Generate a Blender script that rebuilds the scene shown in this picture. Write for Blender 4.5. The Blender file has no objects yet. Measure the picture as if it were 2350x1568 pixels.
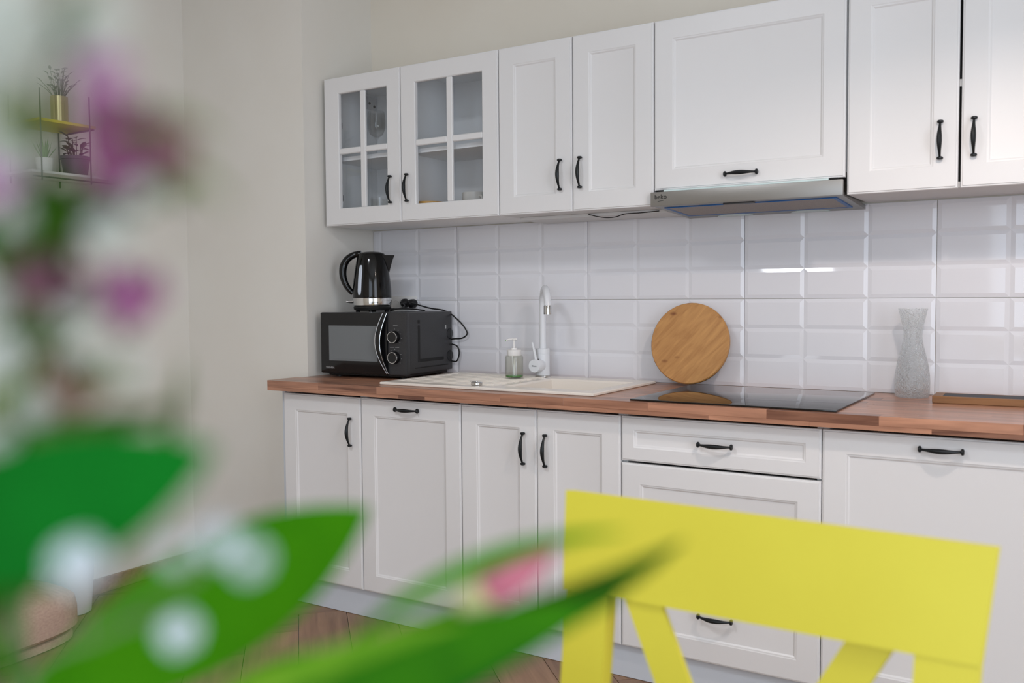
import bpy, bmesh, math, random
from mathutils import Vector, Matrix
random.seed(7)
S = bpy.context.scene
COL = S.collection
ZF = 0.035                       # survey height of the floor: world z = survey z - ZF
PI = math.pi

# ------------------------------------------------------------------ camera, light, exposure
def make_camera():
    cd = bpy.data.cameras.new('camera'); o = bpy.data.objects.new('camera', cd); COL.objects.link(o)
    yaw, pitch, roll = 0.5589, -0.0488, -0.0074
    fw = Vector((-math.sin(yaw)*math.cos(pitch), math.cos(yaw)*math.cos(pitch), math.sin(pitch)))
    r0 = fw.cross(Vector((0, 0, 1))).normalized(); u0 = r0.cross(fw)
    r = r0*math.cos(roll)+u0*math.sin(roll); u = -r0*math.sin(roll)+u0*math.cos(roll)
    m = Matrix((r, u, -fw)).transposed().to_4x4(); m.translation = Vector((2.8297, -3.1008, 1.2142-ZF))
    o.matrix_world = m
    cd.sensor_width = 36; cd.lens = 36*2122.69/2350; cd.clip_start = 0.02
    cd.dof.use_dof = True; cd.dof.focus_distance = 3.3; cd.dof.aperture_fstop = 4.0
    S.camera = o
make_camera()
S.view_settings.view_transform = 'Standard'; S.view_settings.look = 'None'
S.view_settings.gamma = 1; S.view_settings.use_curve_mapping = False
S.view_settings.exposure = 0.12

W = bpy.data.worlds.new('world'); S.world = W; W.use_nodes = True
W.node_tree.nodes['Background'].inputs[0].default_value = (0.62, 0.76, 1.0, 1)
W.node_tree.nodes['Background'].inputs[1].default_value = 1.0

def light(name, kind, loc, energy, color, size=.1, size_y=None, target=None):
    l = bpy.data.lights.new(name, kind); l.energy = energy; l.color = color
    if kind == 'AREA':
        l.size = size
        if size_y: l.shape = 'RECTANGLE'; l.size_y = size_y
    else: l.shadow_soft_size = size
    o = bpy.data.objects.new(name, l); COL.objects.link(o); o.location = (loc[0], loc[1], loc[2]-ZF)
    if target:
        d = Vector(target)-Vector(loc); o.rotation_euler = d.to_track_quat('-Z', 'Y').to_euler()
    return o
light('window_daylight', 'AREA', (3.20, -4.58, 1.45), 31, (0.80, 0.90, 1.0), 2.0, 2.1, (3.20, 0, 1.45))
light('side_fill_light', 'AREA', (4.58, -2.60, 1.45), 33, (0.86, 0.92, 1.0), 1.4, 2.1, (0, -2.60, 1.45))  # unseen light from the right, added to brighten the left wall
light('pendant_bulb', 'POINT', (2.75, -1.33, 2.115), 24.5, (1.0, 0.84, 0.74), .035)

light('ceiling_fill_light', 'AREA', (1.15, -2.7, 2.745), 20, (0.90, 0.94, 1.0), .45)  # unseen fill light, added to lift the cabinets on the left

# ------------------------------------------------------------------ helpers
def lin(c): return tuple(((x/255)/12.92 if x/255 <= .04045 else ((x/255+.055)/1.055)**2.4) for x in c)
MATS = {}
def mat(name, c, rough=.5, metal=0., spec=.5, noise=None, bump=None, coat=0, trans=0, ior=1.45, alpha=1, sss=0):
    """noise=(scale xyz, second colour, contrast); bump=(scale xyz, strength)"""
    m = bpy.data.materials.new(name); m.use_nodes = True; nt = m.node_tree; N = nt.nodes; L = nt.links
    b = N['Principled BSDF']; b.inputs['Base Color'].default_value = (*lin(c), 1)
    b.inputs['Roughness'].default_value = rough; b.inputs['Metallic'].default_value = metal
    b.inputs['Specular IOR Level'].default_value = spec; b.inputs['Coat Weight'].default_value = coat
    b.inputs['Coat Roughness'].default_value = .05
    b.inputs['Transmission Weight'].default_value = trans; b.inputs['IOR'].default_value = ior
    tc = N.new('ShaderNodeTexCoord')
    def tex(scale, detail=4):
        mp = N.new('ShaderNodeMapping'); mp.inputs['Scale'].default_value = scale
        L.new(tc.outputs['Object'], mp.inputs[0]); n = N.new('ShaderNodeTexNoise'); n.inputs['Scale'].default_value = 1
        n.inputs['Detail'].default_value = detail; L.new(mp.outputs[0], n.inputs['Vector']); return n
    if noise:
        n = tex(noise[0]); r = N.new('ShaderNodeValToRGB')
        k = noise[2] if len(noise) > 2 else .2
        r.color_ramp.elements[0].position = .5-k; r.color_ramp.elements[1].position = .5+k
        r.color_ramp.elements[0].color = (*lin(c), 1); r.color_ramp.elements[1].color = (*lin(noise[1]), 1)
        L.new(n.outputs[0], r.inputs[0]); L.new(r.outputs[0], b.inputs['Base Color'])
    if bump:
        n = tex(bump[0]); bp = N.new('ShaderNodeBump'); bp.inputs['Strength'].default_value = bump[1]
        bp.inputs['Distance'].default_value = .001
        L.new(n.outputs[0], bp.inputs['Height']); L.new(bp.outputs[0], b.inputs['Normal'])
    MATS[name] = m; return m

def glass(name, tint, rough=0.0, bump=None, milk=0):
    """thin clear glass: transparent with a fresnel gloss, so that light passes it"""
    m = bpy.data.materials.new(name); m.use_nodes = True; nt = m.node_tree; N = nt.nodes; L = nt.links
    N.remove(N['Principled BSDF']); out = N['Material Output']
    t = N.new('ShaderNodeBsdfTransparent'); t.inputs[0].default_value = (*tint, 1)
    g = N.new('ShaderNodeBsdfGlossy'); g.inputs['Roughness'].default_value = max(rough, .02)
    lw = N.new('ShaderNodeLayerWeight'); pw = N.new('ShaderNodeMath'); pw.operation = 'POWER'; pw.inputs[1].default_value = 4.0
    L.new(lw.outputs['Facing'], pw.inputs[0]); f = N.new('ShaderNodeMath'); f.operation = 'MULTIPLY_ADD'; f.inputs[1].default_value = .65; f.inputs[2].default_value = .035
    L.new(pw.outputs[0], f.inputs[0])
    mx = N.new('ShaderNodeMixShader'); L.new(f.outputs[0], mx.inputs[0]); L.new(t.outputs[0], mx.inputs[1]); L.new(g.outputs[0], mx.inputs[2])
    if bump:
        tc = N.new('ShaderNodeTexCoord'); v = N.new('ShaderNodeTexVoronoi'); v.inputs['Scale'].default_value = bump[0]
        L.new(tc.outputs['Object'], v.inputs['Vector']); bp = N.new('ShaderNodeBump'); bp.inputs['Strength'].default_value = bump[1]
        bp.inputs['Distance'].default_value = .004
        L.new(v.outputs[0], bp.inputs['Height'])
        for q in (g, lw): L.new(bp.outputs[0], q.inputs['Normal'])
    last = mx
    if milk:
        d = N.new('ShaderNodeBsdfDiffuse'); d.inputs[0].default_value = (.82, .84, .84, 1); m2 = N.new('ShaderNodeMixShader'); m2.inputs[0].default_value = milk
        L.new(mx.outputs[0], m2.inputs[1]); L.new(d.outputs[0], m2.inputs[2]); last = m2
    L.new(last.outputs[0], out.inputs[0]); MATS[name] = m; return m

def petal_mat(name, c, c2, scale=60, tl=.35):
    m = mat(name, c, .7, spec=.1, noise=((scale,)*3, c2, .25)); nt = m.node_tree; N = nt.nodes; L = nt.links
    b = N['Principled BSDF']; t = N.new('ShaderNodeBsdfTranslucent'); mx = N.new('ShaderNodeMixShader'); mx.inputs[0].default_value = tl
    ramp = [n for n in N if n.bl_idname == 'ShaderNodeValToRGB'][0]
    L.new(ramp.outputs[0], t.inputs[0]); L.new(b.outputs[0], mx.inputs[1]); L.new(t.outputs[0], mx.inputs[2])
    L.new(mx.outputs[0], N['Material Output'].inputs[0]); return m

def wood(name, dark, light_, axis=0, grain=60, rough=.45, use_color=True, rand=.5, coat=0, spec=.5):
    """plank wood: grain runs along axis; each piece takes its own tone (object colour) and its own stretch of grain"""
    m = bpy.data.materials.new(name); m.use_nodes = True; nt = m.node_tree; N = nt.nodes; L = nt.links
    b = N['Principled BSDF']; b.inputs['Roughness'].default_value = rough; b.inputs['Coat Weight'].default_value = coat
    b.inputs['Specular IOR Level'].default_value = spec
    tc = N.new('ShaderNodeTexCoord'); oi = N.new('ShaderNodeObjectInfo')
    ad = N.new('ShaderNodeVectorMath'); ad.operation = 'MULTIPLY_ADD'; ad.inputs[1].default_value = (1, 1, 1)
    cb = N.new('ShaderNodeCombineXYZ')
    ml = N.new('ShaderNodeMath'); ml.operation = 'MULTIPLY'; ml.inputs[1].default_value = 37.0
    L.new(oi.outputs['Random'], ml.inputs[0])
    for k in range(3): L.new(ml.outputs[0], cb.inputs[k])
    L.new(tc.outputs['Object'], ad.inputs[0]); L.new(cb.outputs[0], ad.inputs[2])
    mp = N.new('ShaderNodeMapping'); sc = [grain]*3
    if axis in (0, 1, 2): sc[axis] = grain*.07
    else: mp.inputs['Rotation'].default_value = (0, 0, axis); sc[0] = grain*.07
    if axis not in (0, 1, 2):
        mp.vector_type = 'TEXTURE'; mp.inputs['Scale'].default_value = (1, 1, 1)
        mp2 = N.new('ShaderNodeMapping'); mp2.inputs['Scale'].default_value = sc
        L.new(ad.outputs[0], mp.inputs[0]); L.new(mp.outputs[0], mp2.inputs[0]); mo = mp2
    else:
        mp.inputs['Scale'].default_value = sc; L.new(ad.outputs[0], mp.inputs[0]); mo = mp
    n1 = N.new('ShaderNodeTexNoise'); n1.inputs['Scale'].default_value = 1; n1.inputs['Detail'].default_value = 6; n1.inputs['Distortion'].default_value = .6
    L.new(mo.outputs[0], n1.inputs['Vector'])
    a = N.new('ShaderNodeMath'); a.operation = 'MULTIPLY_ADD'; a.inputs[1].default_value = 1.1; a.inputs[2].default_value = -.55
    L.new(n1.outputs[0], a.inputs[0])
    s = N.new('ShaderNodeMath'); s.operation = 'ADD'; L.new(a.outputs[0], s.inputs[0])
    sep = N.new('ShaderNodeSeparateColor'); L.new(oi.outputs['Color'], sep.inputs[0]); L.new(sep.outputs[0], s.inputs[1])
    r = N.new('ShaderNodeValToRGB'); r.color_ramp.elements[0].color = (*lin(dark), 1); r.color_ramp.elements[1].color = (*lin(light_), 1)
    r.color_ramp.elements[0].position = .05; r.color_ramp.elements[1].position = .95
    L.new(s.outputs[0], r.inputs[0]); L.new(r.outputs[0], b.inputs['Base Color'])
    bp = N.new('ShaderNodeBump'); bp.inputs['Strength'].default_value = .15; bp.inputs['Distance'].default_value = .0005
    L.new(n1.outputs[0], bp.inputs['Height']); L.new(bp.outputs[0], b.inputs['Normal'])
    MATS[name] = m; return m

class MB:
    """collects geometry in one bmesh, in survey coordinates; build() links it as ONE object"""
    def __init__(s): s.bm = bmesh.new()
    def poly(s, vs, faces):
        v = [s.bm.verts.new(p) for p in vs]
        for f in faces:
            try: s.bm.faces.new([v[i] for i in f])
            except ValueError: pass
        return v
    def box(s, x0, x1, y0, y1, z0, z1, bev=0, seg=2):
        v = s.poly([(x, y, z) for z in (z0, z1) for y in (y0, y1) for x in (x0, x1)],
                   [(0, 2, 3, 1), (4, 5, 7, 6), (0, 1, 5, 4), (2, 6, 7, 3), (0, 4, 6, 2), (1, 3, 7, 5)])
        if bev:
            es = list({e for q in v for e in q.link_edges})
            bmesh.ops.bevel(s.bm, geom=es, offset=bev, segments=seg, profile=.6, affect='EDGES')
        return s
    def lathe(s, prof, c=(0, 0, 0), axis='z', seg=32, start=0, end=2*PI):
        c = Vector(c); full = abs(end-start-2*PI) < 1e-6; n = seg if full else seg+1
        A = {'z': (Vector((1, 0, 0)), Vector((0, 1, 0)), Vector((0, 0, 1))), 'y': (Vector((1, 0, 0)), Vector((0, 0, 1)), Vector((0, -1, 0))),
             'x': (Vector((0, 1, 0)), Vector((0, 0, 1)), Vector((1, 0, 0)))}[axis] if isinstance(axis, str) else axis
        rows = []
        for r, h in prof:
            if r < 1e-6: rows.append([s.bm.verts.new(c+A[2]*h)])
            else: rows.append([s.bm.verts.new(c+A[0]*(r*math.cos(start+(end-start)*k/seg))+A[1]*(r*math.sin(start+(end-start)*k/seg))+A[2]*h) for k in range(n)])
        for a, b in zip(rows, rows[1:]):
            for k in range(n if full else n-1):
                j = (k+1) % n
                q = [a[k if len(a) > 1 else 0], a[j if len(a) > 1 else 0], b[j if len(b) > 1 else 0], b[k if len(b) > 1 else 0]]
                q = [x for i, x in enumerate(q) if x not in q[:i]]
                if len(q) > 2:
                    try: s.bm.faces.new(q)
                    except ValueError: pass
        return s
    def tube(s, pts, rad, seg=10, cap=True, flat=None):
        P = [Vector(p) for p in pts]; n = len(P); R = rad if hasattr(rad, '__len__') else [rad]*n
        t0 = (P[1]-P[0]).normalized(); up = Vector((0, 0, 1)) if abs(t0.z) < .9 else Vector((1, 0, 0))
        nx = t0.cross(up).normalized(); rows = []
        for i in range(n):
            t = (P[min(i+1, n-1)]-P[max(i-1, 0)]).normalized()
            nx = (nx-t*nx.dot(t)).normalized(); ny = t.cross(nx)
            rows.append([s.bm.verts.new(P[i]+(nx*math.cos(2*PI*k/seg)+ny*math.sin(2*PI*k/seg))*R[i]) for k in range(seg)])
        for a, b in zip(rows, rows[1:]):
            for k in range(seg): s.bm.faces.new([a[k], a[(k+1) % seg], b[(k+1) % seg], b[k]])
        if cap: s.bm.faces.new(rows[0][::-1]); s.bm.faces.new(rows[-1])
        return s
    def rings(s, x0, x1, z0, z1, prof, ysign=-1, back=None):
        """concentric rectangles in the XZ plane: prof = [(inset, y)], last one is filled"""
        rows = []
        for ins, y in prof:
            rows.append([s.bm.verts.new(p) for p in ((x0+ins, y, z0+ins), (x1-ins, y, z0+ins), (x1-ins, y, z1-ins), (x0+ins, y, z1-ins))])
        for a, b in zip(rows, rows[1:]):
            for k in range(4): s.bm.faces.new([a[k], a[(k+1) % 4], b[(k+1) % 4], b[k]])
        s.bm.faces.new(rows[-1])
        if back is not None: s.bm.faces.new(rows[0][::-1])
        return s
    def prism(s, poly, vec):
        """a flat polygon pushed along vec"""
        vec = Vector(vec); n = len(poly); a = [s.bm.verts.new(p) for p in poly]; b = [s.bm.verts.new(Vector(p)+vec) for p in poly]
        s.bm.faces.new(a[::-1]); s.bm.faces.new(b)
        for k in range(n): s.bm.faces.new([a[k], a[(k+1) % n], b[(k+1) % n], b[k]])
        return s
    def bevel_all(s, off, seg=2, ang=.5):
        es = [e for e in s.bm.edges if len(e.link_faces) == 2 and e.calc_face_angle(0) > ang]
        bmesh.ops.bevel(s.bm, geom=es, offset=off, segments=seg, profile=.6, affect='EDGES'); return s
    def build(s, name, m, parent=None, smooth=35, origin=None):
        if parent is not None: o0 = Vector(parent['_o'])
        else: o0 = Vector(origin or (0, 0, 0))
        for v in s.bm.verts: v.co -= o0
        bmesh.ops.recalc_face_normals(s.bm, faces=s.bm.faces[:])
        me = bpy.data.meshes.new(name); s.bm.to_mesh(me); s.bm.free()
        if m: me.materials.append(m if not isinstance(m, str) else MATS[m])
        if smooth:
            me.polygons.foreach_set('use_smooth', [True]*len(me.polygons)); me.set_sharp_from_angle(angle=math.radians(smooth))
        o = bpy.data.objects.new(name, me); COL.objects.link(o)
        if parent is not None: o.parent = parent
        else: o.location = (o0.x, o0.y, o0.z-ZF)
        o['_o'] = tuple(o0)
        return o

def tag(o, label=None, cat=None, group=None, kind=None):
    for k, v in (('label', label), ('category', cat), ('group', group), ('kind', kind)):
        if v: o[k] = v
    return o
def thing(name, label, cat, loc, rz=0, group=None, local=False):
    """Empty at the thing's base; local=True: its parts are modelled around (0,0,0)"""
    o = bpy.data.objects.new(name, None); COL.objects.link(o); o.empty_display_size = .05
    o.location = (loc[0], loc[1], loc[2]-ZF); o.rotation_euler = (0, 0, rz)
    o['_o'] = (0, 0, 0) if local else tuple(loc)
    return tag(o, label, cat, group)
def struct(name, mb, m): return tag(mb.build(name, m), kind='structure')
def copy_part(o, parent):
    c = o.copy(); COL.objects.link(c); c.parent = parent
    for ch in list(o.children): copy_part(ch, c)
    return c
def text(name, s, size, m, parent, place, depth=.0004):
    """lettering as a thin mesh; place = 4x4 matrix in the thing's local frame (text runs along its X, up its Y)"""
    cu = bpy.data.curves.new('letters', 'FONT'); cu.body = s; cu.size = size; cu.extrude = depth; cu.align_x = 'CENTER'; cu.resolution_u = 3
    t = bpy.data.objects.new('letters', cu); COL.objects.link(t)
    dg = bpy.context.evaluated_depsgraph_get(); me = bpy.data.meshes.new_from_object(t.evaluated_get(dg))
    bpy.data.objects.remove(t); me.transform(place); me.materials.clear(); me.materials.append(MATS[m])
    o = bpy.data.objects.new(name, me); COL.objects.link(o); o.parent = parent; o['_o'] = parent['_o']; return o
FRONT = Matrix(((1, 0, 0, 0), (0, 0, -1, 0), (0, 1, 0, 0), (0, 0, 0, 1)))   # letters that face -Y
def lerp(a, b, t): return a+(b-a)*t
def bez(p, n):
    P = [Vector(q) for q in p]; out = []
    for i in range(n+1):
        t = i/n; Q = P[:]
        while len(Q) > 1: Q = [Q[k].lerp(Q[k+1], t) for k in range(len(Q)-1)]
        out.append(Q[0])
    return out
def spline(p, per=8):
    P = [Vector(q) for q in p]; P = [P[0]*2-P[1]]+P+[P[-1]*2-P[-2]]; out = []
    for i in range(1, len(P)-2):
        for k in range(per):
            t = k/per; a, b, c, d = P[i-1:i+3]
            out.append(.5*((2*b)+(c-a)*t+(2*a-5*b+4*c-d)*t*t+(3*b-a-3*c+d)*t**3))
    out.append(P[-2]); return out

# ------------------------------------------------------------------ materials
mat('wall_cream', (226, 219, 206), .9, noise=((3, 3, 3), (229, 223, 211)), bump=((90, 90, 90), .12))
mat('wall_side', (225, 221, 213), .9, noise=((3, 3, 3), (228, 225, 218)), bump=((90, 90, 90), .12))
mat('ceiling_white', (235, 233, 228), .95)
mat('door_white', (225, 224, 224), .38, noise=((2, 2, 2), (227, 226, 226)), bump=((120, 120, 400), .04))
mat('carcass_white', (214, 214, 214), .5)
mat('cabinet_inside', (240, 241, 242), .6)
mat('plinth_white', (206, 212, 220), .45)
mat('tile_white', (226, 226, 231), .055, spec=.6)
mat('grout', (196, 192, 192), .9)
mat('black_iron', (34, 37, 39), .38, metal=.5, bump=((300, 300, 300), .15))
mat('sink_white', (238, 230, 220), .25)
mat('chrome', (205, 205, 205), .12, metal=1)
mat('steel', (150, 148, 145), .38, metal=.9, bump=((4, 400, 400), .08))
mat('black_glass', (10, 10, 11), .04, spec=.6)
mat('mw_black', (42, 42, 44), .42, noise=((300, 300, 300), (56, 56, 58), .3))
mat('mw_glossy', (16, 16, 18), .12)
mat('mw_window', (112, 116, 118), .22)
mat('kettle_black', (8, 9, 10), .09, spec=.45)
mat('kettle_matte', (18, 18, 19), .45)
mat('side_black', (10, 10, 10), .6)
mat('rubber_black', (18, 18, 19), .5)
mat('gauge', (204, 213, 226), .5)
mat('plastic_white', (232, 230, 228), .35)
mat('faucet_white', (226, 228, 232), .25)
mat('soap_green', (80, 140, 70), .3)
mat('slate', (66, 66, 70), .7)
mat('blue_film', (30, 96, 165), .4)
mat('filter_mesh', (168, 156, 148), .5, metal=.4, noise=((500, 500, 500), (128, 118, 112)))
mat('dark_gap', (20, 20, 20), .9)
mat('strip_light', (205, 222, 222), .25)
mat('yellow_paint', (208, 197, 58), .5, noise=((4, 4, 4), (202, 189, 52)))
mat('yellow_shelf', (222, 205, 70), .5)
mat('grey_metal', (92, 92, 88), .5, metal=.4)
mat('white_metal', (220, 220, 216), .5)
mat('brushed_pot', (196, 186, 140), .22, metal=1)
mat('pot_dark', (84, 78, 82), .6)
mat('pot_white', (220, 220, 216), .5)
mat('pouf_beige', (200, 174, 156), .95, noise=((20, 90, 160), (178, 152, 136), .3), bump=((60, 200, 400), .6))
mat('planter_grey', (206, 206, 208), .6)
mat('soil', (50, 40, 32), .95)
mat('bowl_yellow', (214, 156, 48), .3)
mat('bowl_orange', (196, 120, 84), .4)
mat('mug_white', (214, 210, 204), .3)
mat('leaf_house', (60, 76, 40), .45, noise=((30, 30, 30), (84, 98, 52)))
mat('leaf_grass', (120, 150, 96), .5)
mat('ink_black', (16, 16, 16), .5)
mat('ink_grey', (170, 170, 170), .5)
mat('lamp_metal', (60, 60, 60), .5)
mat('table_white', (225, 222, 216), .45)
mat('ceramic_white', (220, 220, 220), .3)
glass('clear_glass', (.985, .99, .99))
glass('pane_glass', (.97, .975, .98))
glass('carafe_glass', (.985, .99, .988), .03, (170, 1.0), .02)
glass('soap_glass', (.94, .945, .92))
wood('worktop_wood', (102, 65, 50), (212, 156, 126), 0, 55, .28, spec=.5)
wood('floor_wood', (108, 80, 62), (172, 136, 106), PI/4, 40, .45)
wood('floor_wood_cross', (108, 80, 62), (172, 136, 106), -PI/4, 40, .45)
wood('baseboard_wood', (120, 94, 72), (176, 146, 116), 0, 40, .5)
wood('bamboo', (150, 98, 48), (206, 154, 92), .78, 70, .5)
wood('tray_wood', (104, 70, 40), (160, 112, 68), 0, 70, .5)
petal_mat('leaf_green', (72, 142, 2), (54, 126, 0), 40)
petal_mat('leaf_bluegreen', (10, 120, 30), (4, 94, 20), 40)
petal_mat('leaf_mid', (58, 126, 8), (36, 100, 8), 50)
petal_mat('leaf_lime', (128, 168, 44), (70, 134, 16), 70)
petal_mat('leaf_dark', (56, 96, 10), (30, 66, 8), 60)
petal_mat('leaf_olive', (120, 138, 70), (88, 104, 52), 60)
petal_mat('stem_green', (120, 140, 96), (96, 118, 74), 60, .1)
petal_mat('petal_pink', (212, 134, 148), (188, 104, 122), 150)
petal_mat('petal_cream', (214, 206, 156), (190, 196, 130), 150)
petal_mat('petal_purple', (184, 104, 164), (146, 64, 118), 200)
petal_mat('petal_lilac', (206, 160, 200), (190, 136, 182), 200)
petal_mat('petal_plum', (150, 100, 124), (118, 84, 88), 200)
petal_mat('petal_brown', (158, 134, 120), (130, 106, 88), 200)
petal_mat('petal_mauve', (190, 130, 170), (152, 88, 130), 200)
petal_mat('petal_bright', (228, 234, 238), (206, 214, 218), 200)
petal_mat('petal_white', (208, 210, 202), (182, 186, 174), 200)

# the carafe: thin clear glass mixed with refracting, crackled glass
m = MATS['carafe_glass']; nt = m.node_tree; N = nt.nodes; L = nt.links; out = N['Material Output']
g = N.new('ShaderNodeBsdfGlass'); g.inputs['IOR'].default_value = 1.42; g.inputs['Roughness'].default_value = .02; g.inputs[0].default_value = (.97, .98, .98, 1)
bpn = [n for n in N if n.bl_idname == 'ShaderNodeBump'][0]; L.new(bpn.outputs[0], g.inputs['Normal'])
mx = N.new('ShaderNodeMixShader'); mx.inputs[0].default_value = .5; prev = out.inputs[0].links[0].from_socket
L.new(prev, mx.inputs[1]); L.new(g.outputs[0], mx.inputs[2]); L.new(mx.outputs[0], out.inputs[0])

# ------------------------------------------------------------------ calibrated sizes (survey z)
ZC, TC = 0.900, 0.038                       # worktop top and thickness
YB, YC, YU = -0.5639, -0.6027, -0.3147       # base fronts, worktop front, wall cabinet fronts
BX = [0.203, 0.5925, 1.0361, 1.3323, 1.6290, 2.2235, 2.8200]
XR, XLW, YP = 0.1835, -0.525, -0.409         # alcove side, left wall, pier face
XRW, YFW, ZCE = 4.6, -4.6, 2.80              # right wall, window wall, ceiling
ZU0, ZU1 = 1.5003, 2.0885

# ------------------------------------------------------------------ room shell
struct('floor', MB().box(XLW-.1, XRW+.1, YFW-.1, .1, -.07, ZF-.008), 'grout')
floor = bpy.data.objects['floor']
def clip(poly, a, b, c):
    out = []
    for i, p in enumerate(poly):
        q = poly[(i+1) % len(poly)]; dp = a*p[0]+b*p[1]-c; dq = a*q[0]+b*q[1]-c
        if dp <= 0: out.append(p)
        if dp*dq < 0: t = dp/(dp-dq); out.append((p[0]+(q[0]-p[0])*t, p[1]+(q[1]-p[1])*t))
    return out
def area(p): return abs(sum(p[i][0]*p[(i+1) % len(p)][1]-p[(i+1) % len(p)][0]*p[i][1] for i in range(len(p))))/2
def floor_planks():
    w, L, P0, Q0, g = .1755, .600, -.212, -1.4795, .0012
    out = []
    for m in range(-9, 10):
        for k in range(-30, 40):
            for kind in (0, 1):
                if kind == 0: p0, p1, q0, q1 = k*w, k*w+L, k*w, (k+1)*w
                else: p0, p1, q0, q1 = k*w, (k+1)*w, (k+1)*w, (k+1)*w+L
                p0 += P0+m*L; p1 += P0+m*L; q0 += Q0-m*L; q1 += Q0-m*L
                r = [(p0+g, q0+g), (p1-g, q0+g), (p1-g, q1-g), (p0+g, q1-g)]
                poly = [((p-q)/2**.5, (p+q)/2**.5) for p, q in r]
                yb = .004 if min(x for x, _ in poly) > 2.30 else YP-.001
                if max(x for x, _ in poly) < XLW or min(x for x, _ in poly) > XRW or max(y for _, y in poly) < YFW or min(y for _, y in poly) > yb: continue
                for a, b, c in ((-1, 0, -XLW-.001), (1, 0, XRW-.001), (0, -1, -YFW-.001), (0, 1, yb)):
                    poly = clip(poly, a, b, c)
                    if len(poly) < 3: break
                if len(poly) < 3 or area(poly) < .0015: continue
                out.append((poly, kind))
    out.sort(key=lambda t: -sum(y for _, y in t[0])/len(t[0])+.6*abs(sum(x for x, _ in t[0])/len(t[0])-.9))
    for i, (poly, kind) in enumerate(out[:296]):
        mb = MB().prism([(x, y, ZF-.0075) for x, y in poly], (0, 0, .0075))
        o = mb.build('plank', 'floor_wood' if kind == 0 else 'floor_wood_cross', floor, smooth=0)
        t = random.uniform(.3, .72); o.color = (t, t, t, 1)
    if len(out) > 296:
        mb = MB()
        for poly, kind in out[296:]: mb.prism([(x, y, ZF-.0075) for x, y in poly], (0, 0, .0075))
        o = mb.build('far_planks', 'floor_wood', floor, smooth=0); o.color = (.5, .5, .5, 1); o['kind'] = 'stuff'
floor_planks()
struct('wall_left', MB().box(XLW-.1, XLW, YFW, YP, ZF, ZCE), 'wall_side')
struct('wall_alcove', MB().box(XLW-.1, XR, YP, .1, ZF, ZCE), 'wall_side')
wb = struct('wall_back', MB().box(XR, XRW, 0.006, .1, ZF, ZCE), 'wall_cream')
struct('ceiling', MB().box(XLW-.1, XRW+.1, YFW-.1, .1, ZCE, ZCE+.1), 'ceiling_white')
wf = MB(); W0, W1, Z0, Z1 = 2.20, 4.20, .40, 2.50
wf.box(XLW-.1, W0, YFW-.1, YFW, ZF, ZCE); wf.box(W1, XRW+.1, YFW-.1, YFW, ZF, ZCE); wf.box(W0, W1, YFW-.1, YFW, ZF, Z0); wf.box(W0, W1, YFW-.1, YFW, Z1, ZCE)
struct('wall_front', wf, 'wall_cream')
wr = MB(); V0, V1 = -3.30, -1.90  # opening cut for the added side window
wr.box(XRW, XRW+.1, YFW, V0, ZF, ZCE); wr.box(XRW, XRW+.1, V1, .1, ZF, ZCE); wr.box(XRW, XRW+.1, V0, V1, ZF, Z0); wr.box(XRW, XRW+.1, V0, V1, Z1, ZCE)
struct('wall_right', wr, 'wall_cream')
def window(name, a, b, along_x, mulls):
    f = MB(); t = .05
    def bar(p, q, z0, z1):
        if along_x: f.box(p, q, YFW-.06, YFW-.025, z0, z1)
        else: f.box(XRW+.025, XRW+.06, p, q, z0, z1)
    bar(a, a+t, Z0, Z1); bar(b-t, b, Z0, Z1); bar(a+t, b-t, Z0, Z0+t); bar(a+t, b-t, Z1-t, Z1)
    for k in range(1, mulls+1): m = a+(b-a)*k/(mulls+1); bar(m-.03, m+.03, Z0+t, Z1-t)
    struct(name, f, 'plastic_white')
window('window_1', W0, W1, True, 2); window('added_window', V0, V1, False, 1)  # the window in the right wall is an unseen addition for side fill
bb = MB(); bb.box(XLW, XLW+.012, YFW, YP-.012, ZF, ZF+.062, .002, 1); struct('baseboard_left', bb, 'baseboard_wood').color = (.5, .5, .5, 1)
bb = MB(); bb.box(XLW, XR, YP-.012, YP, ZF, ZF+.062, .002, 1); struct('baseboard_alcove', bb, 'baseboard_wood').color = (.5, .5, .5, 1)

# wall tiles: panels of 3 x 3 bevelled bricks
def tile_mesh(xs_, nz=3):
    mb = MB(); H = .3; g = .0009; x0, x1 = xs_[0], xs_[-1]; bv = .0125; hz = H/nz
    for i in range(len(xs_)-1):
        for j in range(nz):
            a, b, c, d = xs_[i], xs_[i+1], j*hz, (j+1)*hz
            if i == 0: a += g
            if i == len(xs_)-2: b -= g
            if j == 0: c += g
            if j == nz-1: d -= g
            mb.rings(a, b, c, d, [(0, .006), (0, .0), (min(bv, (b-a)*.4), -.0028)])
    return mb
T0, TWd = .0290, .59955
full = None
for row in range(2):
    for k in range(0, 5):
        x = T0+k*TWd
        if k == 0: mb = tile_mesh([XR-x+.001, .19985, .3997, TWd])
        elif full is None: mb = tile_mesh([0, .19985, .3997, TWd])
        else: mb = None
        if mb is not None:
            o = mb.build('tile', 'tile_white', wb, smooth=0)
            if k: full = o
        else: o = full.copy(); COL.objects.link(o); o.parent = wb
        o.location = (x, 0, ZC+.3*row)

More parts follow.
